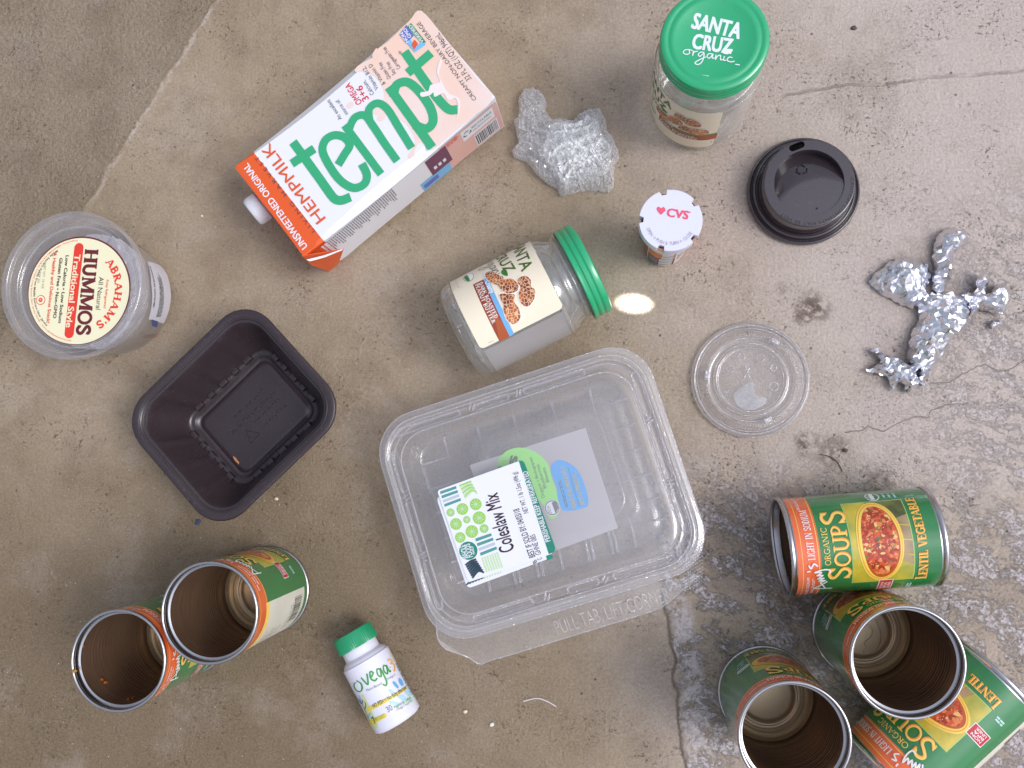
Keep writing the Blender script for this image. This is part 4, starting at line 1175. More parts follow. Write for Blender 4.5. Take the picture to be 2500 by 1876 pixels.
loops = [tray_loop(TW - .001, TD - .001, .030, TZ - .0045), tray_loop(TW, TD, .030, TZ - .0036), tray_loop(TW, TD, .030, TZ - .0014), tray_loop(TW - .0012, TD - .0012, .0296, TZ - .0003),
         tray_loop(TW - .003, TD - .003, .029, TZ), tray_loop(TW - .0105, TD - .0105, .0265, TZ), tray_loop(TW - .0122, TD - .0122, .026, TZ - .0008), tray_loop(TW - .0136, TD - .0136, .0255, TZ - .0046),
         tray_loop(TW - .0146, TD - .0146, .025, TZ - .0052), tray_loop(TW - .0186, TD - .0186, .0235, TZ - .0054), tray_loop(TW - .0200, TD - .0200, .023, TZ - .0068),
         tray_loop(TW - 0.0250, TD - 0.0250, .0215, TZ - .016, .0016), tray_loop(TW - 0.0344, TD - 0.0344, .019, TZ - .033, .0019), tray_loop(TW - 0.0441, TD - 0.0441, .0165, TZ - .048, .0017),
         tray_loop(TW - 0.0486, TD - 0.0486, .0155, TZ - .0535), tray_loop(TW - 0.0510, TD - 0.0510, .0148, TZ - .0560), tray_loop(TW - 0.0546, TD - 0.0546, .0135, TZ - .0568),
         tray_loop(TW - 0.0588, TD - 0.0588, .0115, TZ - .0568), tray_loop(TW - 0.0606, TD - 0.0606, .0108, TZ - .0580), tray_loop(TW - 0.0642, TD - 0.0642, .0098, TZ - .0605), tray_loop(TW - 0.0672, TD - 0.0672, .0088, TZ - .0610), tray_loop(TW - 0.0702, TD - 0.0702, .0078, TZ - .0600),
         tray_loop(TW - 0.0726, TD - 0.0726, .0070, TZ - .0590), tray_loop(TW - 0.0768, TD - 0.0768, .006, TZ - .0589)]
mb = MB(); mb.loft(loops[:7], cap=False); rim_o = mb.build('rim', [black], tray, ang=50)
mb = MB(); mb.loft(loops[6:]); body = mb.build('tray_body', [black], tray, ang=50)
so = body.modifiers.new('thickness', 'SOLIDIFY'); so.thickness = .0007; so.offset = 1
for side in range(4):
    n = 5 if side % 2 == 0 else 5
    for k in range(n):
        f = (k - (n - 1) / 2)
        big_ = k % 2 == 0
        mb = MB()
        if side in (0, 2): c_ = (f * .0150, (TD / 2 - .0262) * (1 if side == 0 else -1), TZ - .0535); sz = (.0096 if big_ else .0076, .0052, .006)
        else: c_ = ((TW / 2 - .0262) * (1 if side == 1 else -1), f * .0125, TZ - .0535); sz = (.0052, .0082 if big_ else .0062, .006)
        mb.box(c_, sz, taper=.86)
        o = mb.build('stacking_lug', [black], tray, smooth=False)
        bv = o.modifiers.new('round', 'BEVEL'); bv.width = .0009; bv.segments = 2
# raised moulding marks on the floor: a triangle and rows of blurred marks
A = Art(Flat(M_TR, (0, 0, TZ - .0588), (1, 0, 0), (0, 1, 0)), FT_, .0002)
mb = MB()
def ridge(pts, r=.0005):
    q = [A.p(p) for p in pts]; mb.tube([(p.x, p.y, TZ - .0580) for p in q], r, 6)
ridge([(860, 945), (895, 1042)]); ridge([(895, 1042), (955, 970)]); ridge([(955, 970), (860, 945)]); ridge([(890, 985), (902, 1000)])
rnd = random.Random(3)
for (a, b) in (((785, 855), (990, 655)), ((765, 970), (1070, 672)), ((920, 890), (1110, 715)), ((990, 910), (1160, 760))):
    n = int(math.hypot(b[0] - a[0], b[1] - a[1]) / 24)
    for k in range(n):
        f = (k + rnd.uniform(-.2, .2)) / n; x, y = a[0] + (b[0] - a[0]) * f, a[1] + (b[1] - a[1]) * f
        for _ in range(2):
            ox, oy, w_ = rnd.uniform(-8, 8), rnd.uniform(-8, 8), rnd.uniform(0, 6.28)
            ridge([(x + ox, y + oy), (x + ox + 11 * math.cos(w_), y + oy + 11 * math.sin(w_))], .0004)
mb.build('moulded_marks', [black], tray)
q = M_TR.inverted() @ at(*FT_((790, 1155)), TZ - .057)
o = lump('food_flake', Matrix.Translation(at(*FT_((790, 1155)), (TZ - .0576) * .8)) @ Matrix.Rotation(R_(-50), 4, 'Z'), (0, 0, 0), (.0048, .0012, .0006), mat('dry_flake', lin(196, 136, 92), .6), None, 5)
tag(o, 'dry orange food flake on the floor of the black tray', 'crumb')

# ------------------------------------------------------------------ milk carton
FM = Frame(550, 0, 1709 / 700)
CZ = 0.064
c_white = mat('carton_white', lin(232, 232, 238), 0.36, coat=0.2, bump=(35, 0.15, 0.001))
c_orange = mat('carton_orange', lin(228, 92, 34), 0.34, coat=0.3, bump=(40, 0.3, 0.001))
c_green = ink('carton_green', 52, 170, 118, 0.32, 0.3); c_red = ink('carton_red', 214, 44, 66); c_ored = ink('carton_orange_red', 222, 92, 44)
c_ink = ink('carton_ink', 74, 74, 84); c_peach = mat('carton_peach', lin(240, 205, 186), 0.36, coat=0.2, vary=(16, lin(236, 222, 222), 0.9))
c_pink = mat('carton_pink', lin(226, 178, 168), 0.36, coat=0.2); c_drop = ink('carton_drop', 236, 214, 204); c_cream = ink('carton_splash', 240, 228, 226)
c_blue = ink('carton_blue', 98, 112, 186); c_sky = ink('carton_sky', 120, 186, 232); c_plum = ink('carton_plum', 112, 62, 92); c_grey = ink('carton_print', 120, 116, 122); c_dgreen = ink('carton_badge_green', 46, 142, 92)
cA, cB, cC, cD = (at(*FM(p), CZ) for p in ((64, 990), (1170, 48), (1603, 590), (457, 1528)))
xd = ((cB - cA) + (cC - cD)).normalized()
ctr = (cA + cB + cC + cD) / 4; ctr.z = 0
M_M = basis(ctr, xd, (0, 0, 1))
CLn = ((cB - cA).length + (cC - cD).length) / 2; CWd = ((cA - cD).length + (cB - cC).length) / 2
carton = thing('milk_carton', M_M, 'white, orange and peach hemp milk carton lying on its back', 'carton')
def cart_sec(x, ch, zt=CZ, w=CWd, bul=0.0):
    hw = w / 2
    pts = [(hw - ch, zt), (hw + bul, zt - ch * .9), (hw + bul, ch * .9), (hw - ch, 0.0005), (-hw + ch, 0.0005), (-hw - bul, ch * .9), (-hw - bul, zt - ch * .9), (-hw + ch, zt)]
    return [Vector((x, y, z)) for y, z in pts]
mb = MB()
hl_ = CLn / 2
ks = [i / 20 for i in range(21)]
loops = [cart_sec(-hl_ + CLn * k, .0012 + .0055 * math.sin(math.pi * k) ** 1.0, CZ, CWd, .0006 * math.sin(math.pi * k)) for k in ks]
n0 = len(loops[0])
vs = [p for l in loops for p in l]; fs = []; ms = []
for j in range(len(loops) - 1):
    for i in range(n0):
        i2 = (i + 1) % n0
        fs.append((j * n0 + i, (j + 1) * n0 + i, (j + 1) * n0 + i2, j * n0 + i2)); ms.append(1 if ks[j] < 0.055 else 0)
fs.append(tuple(range(n0))); ms.append(1)
fs.append(tuple((len(loops) - 1) * n0 + i for i in range(n0 - 1, -1, -1))); ms.append(2)
bo = mesh_obj('carton_body', vs, fs, [c_white, c_orange, c_peach], carton, True, ms); sharp(bo, 25)
# printed front
A = Art(Flat(M_M, (0, 0, CZ), (1, 0, 0), (0, 1, 0)), FM, .00015)
A.poly([(66, 988), (150, 932), (545, 1462), (462, 1524)], c_orange, 0)
A.smooth([(1166, 66), (1095, 128), (966, 252), (908, 296), (908, 350), (880, 345), (790, 395), (775, 430), (840, 432), (905, 470), (942, 540), (945, 590), (900, 640), (830, 640), (905, 690), (1000, 690), (1090, 755), (1132, 850), (1090, 930), (1110, 942), (1160, 850), (1240, 888), (1420, 740), (1592, 592), (1500, 470), (1300, 215)], c_peach, 0, n=4)
A.smooth([(905, 288), (905, 350), (880, 345), (880, 320)], c_peach, 1)
for c_, r_ in (((745, 628), 20), ((930, 705), 22), ((1110, 925), 18)):
    A.ell(c_, (c_[0] + r_, c_[1] - r_ * .6), (c_[0] + r_ * .45, c_[1] + r_ * .7), c_drop, 1)
W1 = .0076
def st(pts, w=W1, sm=True, micro=0.0): A.stroke(pts, w, c_green, 3, True, sm, 7, micro)
st([(405, 848), (470, 938), (560, 1062), (622, 1150), (655, 1188), (695, 1196), (748, 1176)]); st([(398, 978), (532, 888)], sm=False, micro=.00003)
st([(674, 985), (712, 922), (742, 868), (712, 822), (652, 808), (598, 838), (582, 905), (628, 1000), (690, 1080), (765, 1122), (828, 1100), (845, 1045), (815, 978)], W1 * .92)
W2 = .0066; st([(712, 748), (930, 1040)], W2, sm=False); st([(738, 775), (772, 705), (832, 690), (880, 750), (950, 855), (1026, 962)], W2, micro=.00003); st([(862, 725), (858, 655), (905, 618), (965, 650), (1035, 760), (1112, 885)], W2, micro=.00006)
st([(975, 520), (1235, 882)], sm=False); st([(1004, 580), (1022, 510), (1085, 492), (1155, 545), (1225, 648), (1238, 730), (1195, 770), (1128, 745)], micro=.00003)
st([(1070, 310), (1215, 520), (1285, 610), (1335, 655), (1384, 655)]); st([(1088, 438), (1228, 318)], sm=False, micro=.00003)
A.smooth([(1282, 360), (1262, 430), (1280, 490), (1225, 510), (1210, 545), (1165, 555), (1172, 580), (1220, 570), (1240, 555), (1250, 580), (1300, 560), (1330, 600), (1375, 590), (1388, 650), (1380, 720), (1402, 640), (1390, 585), (1335, 560), (1290, 490), (1275, 440), (1292, 370)], c_cream, 5)
tx = A.text
tx('UNSWEETENED ORIGINAL', (492, 1468), (135, 972), .0056, c_white, 2, .02)
tx('HEMPMILK', (600, 1300), (262, 850), .0094, c_ored, 2, .006)
tx('L I V I N G   H A R V E S T', (536, 1378), (192, 930), .0033, c_ink, 2, -.004)
tx('OMEGA', (818, 612), (742, 492), .0052, c_red, 2, .01); tx('3+6', (858, 590), (812, 508), .0056, c_red, 2, .01)
for t_, a, b in (('An excellent', (698, 708), (622, 592)), ('source of:', (735, 680), (676, 592)), ('Calcium,', (890, 560), (835, 478)), ('Vitamin B12,', (916, 530), (836, 396)), ('& Vitamin D', (958, 500), (872, 380)), ('Gluten Free', (990, 465), (930, 372)), ('Soy Free', (1020, 440), (975, 368)), ('Carrageenan Free', (1048, 405), (955, 280))):
    tx(t_, a, b, .0034, c_ink, 4, -.004)
tx('CREAMY NON-DAIRY BEVERAGE', (1500, 592), (1160, 130), .0034, c_ink, 4, -.006)
tx('32 FL OZ (1QT) 946mL', (1470, 470), (1275, 195), .0048, c_ink, 4, -.006)
A.poly([(1080, 150), (1040, 210), (1130, 315), (1196, 268), (1180, 245), (1135, 280), (1105, 240), (1120, 200)], c_sky, 5)
A.poly([(1082, 152), (1040, 208), (1080, 262), (1125, 215)], c_blue, 6); A.poly([(1108, 140), (1088, 165), (1170, 262), (1198, 255)], c_dgreen, 6)
tx('NON', (1096, 250), (1060, 195), .0030, c_white, 7, .02); tx('GMO', (1112, 222), (1078, 170), .0030, c_white, 7, .02); tx('VERIFIED', (1186, 252), (1108, 150), .0026, c_white, 7, .02)
A.poly([(1110, 270), (1130, 240), (1150, 265), (1128, 300)], c_ored, 7)
tx('®', (1056, 318), (1042, 302), .002, c_ink, 4)
A.build('front_print', carton)
# the side panel turned towards the camera
hw_ = CWd / 2
A = Art(Flat(M_M, (0, -hw_ - .0008, 0), (1, 0, 0), (0, 0, 1)), FM, .0003)
xs = lambda p: A.p(p).x
A.rect(-hl_ + .001, .006, hl_ - .001, CZ - .006, c_white, 0)
A.rect(-hl_ + .001, .006, -hl_ + .015, CZ - .006, c_orange, 1)
A.rect(hl_ - .062, .006, hl_ - .001, CZ - .006, c_pink, 1)
A.rect(hl_ - .040, .036, hl_ - .006, .055, c_white, 2); A.text('RECYCLABLE', (hl_ - .029, .047), (hl_ - .008, .047), .0034, c_ink, 3, .01, px=False)
for k in range(3):
    a = R_(90 + 120 * k); o = Vector((hl_ - .0345, .046)); A.stroke([o + Vector((math.cos(a + .8), math.sin(a + .8))) * .0038, o + Vector((math.cos(a), math.sin(a))) * .0042, o + Vector((math.cos(a - .6), math.sin(a - .6))) * .0034], .0014, c_ink, 3, False)
A.bars((hl_ - .029, .043), (hl_ - .008, .043), 2, c_grey, 3, .0006, .0013, 5, px=False)
A.rect(hl_ - .030, .008, hl_ - .005, .032, c_white, 2)
x = hl_ - .029; rnd = random.Random(5)
while x < hl_ - .006:
    w = rnd.choice((.0005, .0008, .0012)); A.rect(x, .010, x + w, .030, c_ink, 3); x += w + rnd.choice((.0005, .0008))
A.rect(hl_ - .078, .022, hl_ - .056, .056, c_plum, 3); A.rect(hl_ - .092, .006, hl_ - .060, .024, c_sky, 2); A.rect(hl_ - .090, .010, hl_ - .074, .018, c_blue, 3)
for k in range(3): A.rect(hl_ - .074 + .005 * k, .030, hl_ - .071 + .005 * k, .036, c_white, 4)
A.bars((hl_ - .055, .056), (hl_ - .042, .056), 3, c_red, 3, .0012, .0025, 6, px=False)
for k in range(34):
    xx = -hl_ + .022 + .0021 * k
    A.bars((xx, .058), (xx, .030 + .008 * math.sin(k * .7) ** 2), 1, c_grey, 2, .0010, seed=30 + k, px=False)
A.bars((-hl_ + .018, .058), (-hl_ + .018, .02), 1, c_red, 2, .0012, seed=77, px=False)
A.build('side_print', carton)
# screw cap on the end
mb = MB()
def knurl(j, a, r, z): return (r * (1 + (0.012 if 0 < j < 4 else 0) * math.cos(a * 40)), z)
mb.lathe([(.0118, 0), (.0128, .001), (.0128, .0085), (.0126, .0105), (.0118, .0120), (.0100, .0126), (.0002, .0126)], 120, 0, cap1=True, wob=knurl)
mb.lathe([(.0100, -.006), (.0100, .001)], 48, 0)
cap_w = mat('cap_white', lin(214, 214, 222), 0.4)
o = mb.build('screw_cap', [cap_w], carton)
q = M_M.inverted() @ at(*FM((205, 1242)), .040)
o.matrix_local = basis((-hl_ - .004, q.y, .040), (0, 1, 0), (-1, 0, 0.12))
# folded ear at the lower corner
L_ = lambda p, z: M_M.inverted() @ at(*FM(p), z)
v_ = [L_((457, 1528), CZ + .0004), L_((706, 1488), .050), L_((682, 1552), .034), L_((602, 1614), .024), L_((512, 1582), .045)]
ear = mesh_obj('folded_ear', v_, [(0, 4, 1), (4, 3, 2, 1)], [c_orange], carton)
so = ear.modifiers.new('thickness', 'SOLIDIFY'); so.thickness = .0008; so.offset = -1
v2 = [L_((484, 1548), .0602), L_((505, 1558), .0588), L_((600, 1532), .0545), L_((698, 1492), .0512), L_((700, 1484), .0516), L_((596, 1520), .0560)]
mesh_obj('torn_edge', [p + Vector((0, -.0004, .0009)) for p in v2], [(0, 1, 2, 5), (5, 2, 3, 4)], [c_white], ear)

# ------------------------------------------------------------------ clamshell with coleslaw labels
FL = Frame(900, 820, 1721 / 850)
FQ = Frame(1040, 1060, 1826 / 440)
pet = clear('clear_pet', (0.985, 0.985, 0.99, 1), 0.105, 0.05, (14.0, 0.26, 0.004), 3.2, (0.99, 0.97, 1.0, 1), trans=.25, edge=0.10)
pet2 = clear('clear_pet_inner', (0.98, 0.98, 0.985, 1), 0.10, 0.08, (20.0, 0.2, 0.004), 2.0, (0.92, 0.90, 0.94, 1), edge=0.12)
pet_mark = clear('pet_embossing', (0.97, 0.97, 0.98, 1), 0.24, 0.04, (300.0, 0.6, 0.003), 4.0, (0.92, 0.9, 0.95, 1), edge=0.45)
ZF = .043
_p = at(*FL((836, 774)), ZF); _p.z = 0
M_L = Matrix.Translation(_p) @ Matrix.Rotation(R_(18.0), 4, 'Z')
SW, SD = .2330, .1880
shell = thing('clamshell_box', M_L, 'large clear plastic clamshell box with a white coleslaw sticker', 'plastic box')
def rl(w, d, r, z): return rrect(w, d, r, 10, z, 14)
def ribbed(w, d, r, z, amp, nrib):
    out = []
    for p in rl(w, d, r, z):
        ax, ay = abs(p.x) / (w / 2), abs(p.y) / (d / 2)
        along = p.x if ay > ax else p.y
        k = amp * (0.5 + 0.5 * math.cos(along / .021 * 2 * math.pi))
        out.append(p + (Vector((0, -math.copysign(k, p.y), 0)) if ay > ax else Vector((-math.copysign(k, p.x), 0, 0))))
    return out
base_l = [rl(SW, SD, .034, ZF - .001), rl(SW - .010, SD - .010, .032, ZF - .001), rl(SW - .0125, SD - .0125, .031, ZF - .003), rl(SW - .016, SD - .016, .030, ZF - .010), ribbed(SW - .022, SD - .022, .028, ZF - .014, .0022, 8), ribbed(SW - .036, SD - .036, .024, .010, .0036, 8),
          rl(SW - .041, SD - .041, .022, .0045), rl(SW - .047, SD - .047, .019, .0022), rl(SW - .060, SD - .060, .014, .0022), rl(SW - .063, SD - .063, .013, .0036), rl(SW - .070, SD - .070, .012, .0038)]
mb = MB(); mb.loft(base_l); mb.build('base', [pet], shell, ang=60)
lid_l = [rl(SW + .001, SD + .001, .0345, ZF - .0016), rl(SW + .0012, SD + .0012, .0345, ZF + .0004), rl(SW - .0015, SD - .0015, .034, ZF + .0010), rl(SW - .006, SD - .006, .0325, ZF + .0010), rl(SW - .0085, SD - .0085, .032, ZF + .0024), rl(SW - .0105, SD - .0105, .0315, ZF + .0075), rl(SW - .0125, SD - .0125, .031, ZF + .0085), rl(SW - .0165, SD - .0165, .030, ZF + .0085),
         rl(SW - .0185, SD - .0185, .0295, ZF + .0070), rl(SW - .0205, SD - .0205, .029, ZF + .0035), rl(SW - .0225, SD - .0225, .0285, ZF + .0030), rl(SW - .0300, SD - .0300, .0265, ZF + .0032), rl(SW - .0325, SD - .0325, .0258, ZF + .0048), rl(SW - .0355, SD - .0355, .025, ZF + .0112), rl(SW - .0385, SD - .0385, .024, ZF + .0122), rl(SW - .050, SD - .050, .020, ZF + .0124)]
mb = MB(); mb.loft(lid_l); lid_o = mb.build('lid', [pet], shell, ang=60)
ZL = ZF + .0124
# pull tab along the near edge
yb = -SD / 2
_mi = M_L.inverted()
tabp = [_mi @ at(*FL(p), ZF - .004) for p in ((340, 1400), (346, 1490), (384, 1542), (440, 1568), (490, 1592), (520, 1618), (552, 1632), (600, 1612), (690, 1588), (1080, 1468), (1400, 1368), (1480, 1325), (1540, 1270), (1590, 1222), (1640, 1180))]
q = crom([(p.x, p.y) for p in tabp], 4)
mb = MB(); mb.add([(p.x, p.y, ZF + .0002 - .010 * max(0, (yb - p.y) / .024) ** 1.4) for p in q], [tuple(range(len(q) - 1, -1, -1))])
tab = mb.build('pull_tab', [pet], shell, smooth=False)
mb = MB(); mb.tube([(p.x, p.y, ZF + .0002 - .010 * max(0, (yb - p.y) / .024) ** 1.4) for p in q], .0005, 6); mb.build('tab_edge', [pet_mark], tab)
tm = text_mesh('PULL TAB, LIFT CORNER', -.012)
tx0, tx1 = -.020, SW / 2 - .042
A = Art(Flat(M_L, (0, 0, 0), (1, 0, 0), (0, 1, 0)), FL, 0)
mb = MB(); kx = (tx1 - tx0) / (tm[3] - tm[2]); ky = .0125 / CAP
bmv = [(tx0 + (v[0] - tm[2]) * kx, yb - .0195 + v[1] * ky + .0015 * 0) for v in tm[0]]
zt = lambda y: ZF + .0002 - .010 * max(0, (yb - y) / .024) ** 1.4
mb.add([(x, y, zt(y) + .0007) for x, y in bmv], tm[1])
pet_word = clear('pet_lettering', (0.98, 0.98, 0.98, 1), 0.28, 0.05, (300.0, 0.8, 0.003), 5.0, (0.95, 0.94, 0.98, 1), edge=0.4)
o = mb.build('embossed_words', [pet_word], tab, smooth=False)
# bright bead lines of the rolled steps
for (w_, d_, r_, z_) in ((SW + .001, SD + .001, .0345, ZF + .0004), (SW - .0112, SD - .0112, .0313, ZF + .0084), (SW - .0175, SD - .0175, .0298, ZF + .0082), (SW - .0225, SD - .0225, .0285, ZF + .0031), (SW - .0365, SD - .0365, .0247, ZF + .0119)):
    L__ = rl(w_, d_, r_, z_); m_ = MB(); m_.tube(L__ + [L__[0]], .00055, 6); m_.build('rolled_bead', [pet_mark], lid_o)
# textured grip at the right corner
mb = MB()
for i in range(9):
    for j in range(13):
        y = yb + .016 - .0026 * j + .0006 * i; x = SW / 2 - .0205 + .0021 * i - .0009 * j
        if (x > SW / 2 - .003): continue
        mb.lathe([(.0008, 0), (.0006, .0005), (.0001, .0007)], 6)
        for v in mb.v[-18:]: v += Vector((x, y, zt(y) + .0009))
mb.build('grip_dots', [pet_mark], tab)
# moulded stiffening loops on the lid's shoulder and ribs on the floor
def stad(cx, cy, ln, wd, ang, z, r=.0009):
    d = Vector((math.cos(ang), math.sin(ang), 0)); n = Vector((-d.y, d.x, 0)); c = Vector((cx, cy, z)); q = []
    for i in range(9): a = math.pi * i / 8 - math.pi / 2; q.append(c + d * (ln / 2 - wd / 2 + math.cos(a) * wd / 2) + n * (math.sin(a) * wd / 2))
    for i in range(9): a = math.pi * i / 8 + math.pi / 2; q.append(c + d * (-ln / 2 + wd / 2 + math.cos(a) * wd / 2) + n * (math.sin(a) * wd / 2))
    q.append(q[0]); m_ = MB(); m_.tube(q, r, 6); return m_
zs = ZF + .0034
ex, ey = SW / 2 - .0130, SD / 2 - .0130
for cx, cy, ln, an in ((-.070, ey, .058, 0), (-.014, ey, .030, 0), (.040, ey, .052, 0), (ex, .050, .036, 90), (ex, .004, .050, 90), (ex, -.048, .036, 90), (-.055, -ey, .05, 0), (.012, -ey, .026, 0), (.062, -ey, .050, 0), (-ex, .050, .034, 90), (-ex, .006, .036, 90), (-ex, -.045, .040, 90)):
    m_ = stad(cx, cy, ln, .0052, R_(an), zs); m_.build('stiffening_loop', [pet_mark], lid_o)
for cx, cy, an in ((-.030, ey + .001, 60), (.010, ey, 70), (ex, .028, 20), (ex, -.024, -10), (-.018, -ey, 60), (.030, -ey, 45), (.092, -ey + .003, 80), (-ex, .028, 20), (-ex, -.020, 10)):
    m_ = MB(); d = Vector((math.cos(R_(an)), math.sin(R_(an)), 0)); n = Vector((-d.y, d.x, 0)); c_ = Vector((cx, cy, zs + .0016))
    for s_ in (-.0014, .0014): m_.tube([c_ + n * s_ + d * x for x in (-.0034, -.001, .0012, .0034)], [.0004, .0010, .0010, .0004], 6)
    m_.build('snap_lug', [pet_mark], lid_o)
rnd = random.Random(31)
for i in range(7):
    x = -.066 + .0215 * i + rnd.uniform(-.002, .002)
    for off in ((0, .0042) if i % 3 else (0,)):
        m_ = MB(); ln = rnd.uniform(.020, .034); m_.tube([(x + off, -(SD / 2 - .025), .0052), (x + off + .0012, -(SD / 2 - .038), .0046), (x + off + .002, -(SD / 2 - .030 - ln), .0044)], [.0013, .0011, .0004], 6); m_.build('floor_rib', [pet_mark], shell)
for i in range(5):
    x = -.070 + .034 * i + rnd.uniform(-.003, .003)
    m_ = MB(); m_.tube([(x, SD / 2 - .025, .0052), (x - .001, SD / 2 - .045, .0045)], [.0011, .0004], 6); m_.build('floor_rib', [pet_mark], shell)
for i in range(6):
    y = -.055 + .021 * i + rnd.uniform(-.002, .002)
    m_ = MB(); m_.tube([(-(SW / 2 - .024), y, .0060), (-(SW / 2 - .050), y, .0044)], [.0012, .0004], 6); m_.build('floor_rib', [pet_mark], shell)
    m_ = MB(); m_.tube([(SW / 2 - .024, y, .0060), (SW / 2 - .046, y, .0044)], [.0011, .0004], 6); m_.build('floor_rib', [pet_mark], shell)
# the two stickers
l_white = ink('sticker_paper', 232, 233, 242, 0.42); l_teal = ink('sticker_teal', 34, 132, 112); l_lime = ink('sticker_lime', 152, 206, 92); l_pale = ink('sticker_pale', 196, 222, 176); l_navy = ink('sticker_navy', 40, 62, 78); l_ink = ink('sticker_ink', 48, 20, 30); l_silver = ink('sticker_silver', 186, 196, 208); l_bar = ink('sticker_bar', 84, 150, 144)
A = Art(Flat(M_L, (0, 0, ZL), (1, 0, 0), (0, 1, 0)), FQ, .0002)
def rpoly(A, cs, r, m, lay):
    q = [A.p(c) for c in cs]; out = []
    for i in range(4):
        p, a, b = q[i], q[i - 1], q[(i + 1) % 4]; u = (a - p).normalized() * r; w_ = (b - p).normalized() * r
        for k in range(6):
            t = k / 5; out.append((p + u) * (1 - t) ** 2 + p * 2 * t * (1 - t) + (p + w_) * t * t)
    A.poly(out, m, lay, False)
rpoly(A, ((103, 640), (960, 330), (1292, 1245), (420, 1568)), .0045, l_white, 0)
A.poly([(1215, 1235), (1272, 1215), (1292, 1245), (1280, 1262), (1228, 1280)], l_teal, 1)
for k in range(6): A.stroke([(410 + 30 * k, 1530 - 12 * k), (440 + 30 * k, 1500 - 12 * k)], .0012, l_navy, 1)
for k in range(7): A.stroke([(590 + 27 * k, 1470 - 10 * k), (600 + 27 * k, 1445 - 10 * k)], .001, l_pale, 1)
A.text('B', (1128, 1292), (1112, 1270), .0035, l_ink, 1, .01)
A.build('sticker', lid_o)
A = Art(Flat(M_L, (0, 0, ZL + .0006), (1, 0, 0), (0, 1, 0)), FQ, .0003)
A.LAY = .00009
rpoly(A, ((112, 578), (985, 255), (1325, 1188), (430, 1505)), .0045, l_teal, 0)
A.poly([(940, 275), (1245, 1222), (470, 1490), (440, 1500), (425, 1490), (415, 1470), (122, 600), (122, 580), (135, 565)], l_white, 1)
for i, c_ in enumerate((l_bar, l_bar, l_silver, l_bar)):
    a = 46 * i
    A.poly([(143 + 14 * i, 582 + 43 * i), (306 + 15 * i, 526 + 41 * i), (311 + 15 * i, 553 + 41 * i), (148 + 14 * i, 610 + 43 * i)], c_, 2)
    A.poly([(499 + 16 * i, 1060 + 48 * i), (660 + 18 * i, 1004 + 45 * i), (668 + 18 * i, 1032 + 45 * i), (507 + 16 * i, 1090 + 48 * i)], c_, 2)
for k in range(8):
    f = k / 7; A.stroke([(330 + 60 * f + 8, 545 + 130 * f - 20), (400 + 75 * f, 500 + 80 * f), (460 + 62 * f, 478 + 128 * f)], .0011, l_pale if k % 2 else l_lime, 2, smooth=True, n=4)
for (x, y, r) in ((250, 795, 42), (370, 760, 60), (505, 712, 60), (305, 912, 60), (415, 868, 37), (540, 850, 66), (348, 1048, 54), (466, 988, 64), (590, 958, 45)):
    A.ell((x, y), (x + r, y), (x, y + r), l_lime, 2, 28)
    for k in range(9):
        a = 2 * math.pi * k / 9 + x; A.stroke([(x + 4 * math.cos(a), y + 4 * math.sin(a)), (x + r * .8 * math.cos(a), y + r * .8 * math.sin(a))], .00022, l_white, 3)
A.ell((430, 1182), (520, 1160), (452, 1272), l_teal, 2, 36)
A.text('WHOLE', (438, 1255), (404, 1120), .0050, l_white, 3, .02); A.text('FOODS', (478, 1240), (444, 1108), .0050, l_white, 3, .02); A.text('MARKET', (498, 1215), (476, 1130), .0017, l_white, 3, .02)
for k in range(7):
    f = k / 6; A.stroke([(400 + 70 * f, 1330 + 130 * f), (450 + 80 * f, 1290 + 100 * f), (510 + 80 * f, 1268 + 135 * f)], .0016, l_navy, 2, smooth=True, n=4)
for k in range(7): A.stroke([(570 + 25 * k, 1250 - 9 * k), (590 + 26 * k, 1320 - 8 * k), (620 + 26 * k, 1400 - 8 * k)], .0014, l_pale, 2, smooth=True, n=4)
A.text('Coleslaw Mix', (898, 1172), (722, 590), .0118, l_ink, 3, .012)
A.text('BEST IF SOLD BY: 04/03/18', (1110, 1240), (944, 750), .0050, l_ink, 3, .006)
A.text('NET WT. 1 lb 1.5oz (496 g)', (1040, 796), (918, 382), .0040, l_ink, 3)
A.text('GHNE 085', (1168, 1215), (1104, 1012), .0044, l_ink, 3); A.text('C', (1178, 1265), (1170, 1246), .0036, l_ink, 3)
A.text('PERISHABLE KEEP REFRIGERATED', (1262, 1082), (1026, 372), .0040, l_white, 3, .014)
A.build('sticker', lid_o)

# blueberry box inside
ctr_b = at(*FL((908, 708)), .034); ctr_b.z = .0045
M_BB = Matrix.Translation(ctr_b) @ Matrix.Rotation(R_(18.0), 4, 'Z')
bb = thing('clamshell_box', M_BB, 'small clear blueberry box nested inside the large clamshell', 'plastic box')
BW, BD, BZ = .128, .112, .036
bl = [rl(BW, BD, .014, .0), rl(BW, BD, .014, .001), rl(BW - .010, BD - .010, .012, .001), rl(BW - .014, BD - .014, .011, .004), rl(BW - .020, BD - .020, .016, BZ - .004), rl(BW - .023, BD - .023, .016, BZ - .001), rl(BW - .027, BD - .027, .015, BZ), rl(BW - .032, BD - .032, .014, BZ - .0012), rl(BW - .040, BD - .040, .012, BZ - .0012)]
mb = MB(); mb.loft(bl); mb.build('box_shell', [pet2], bb, ang=60)
for k in range(4):
    m_ = stad(-.03 + .02 * k, -BD / 2 + .005, .014, .003, 0, .0016, .0006); m_.build('hinge_rib', [pet2], bb)
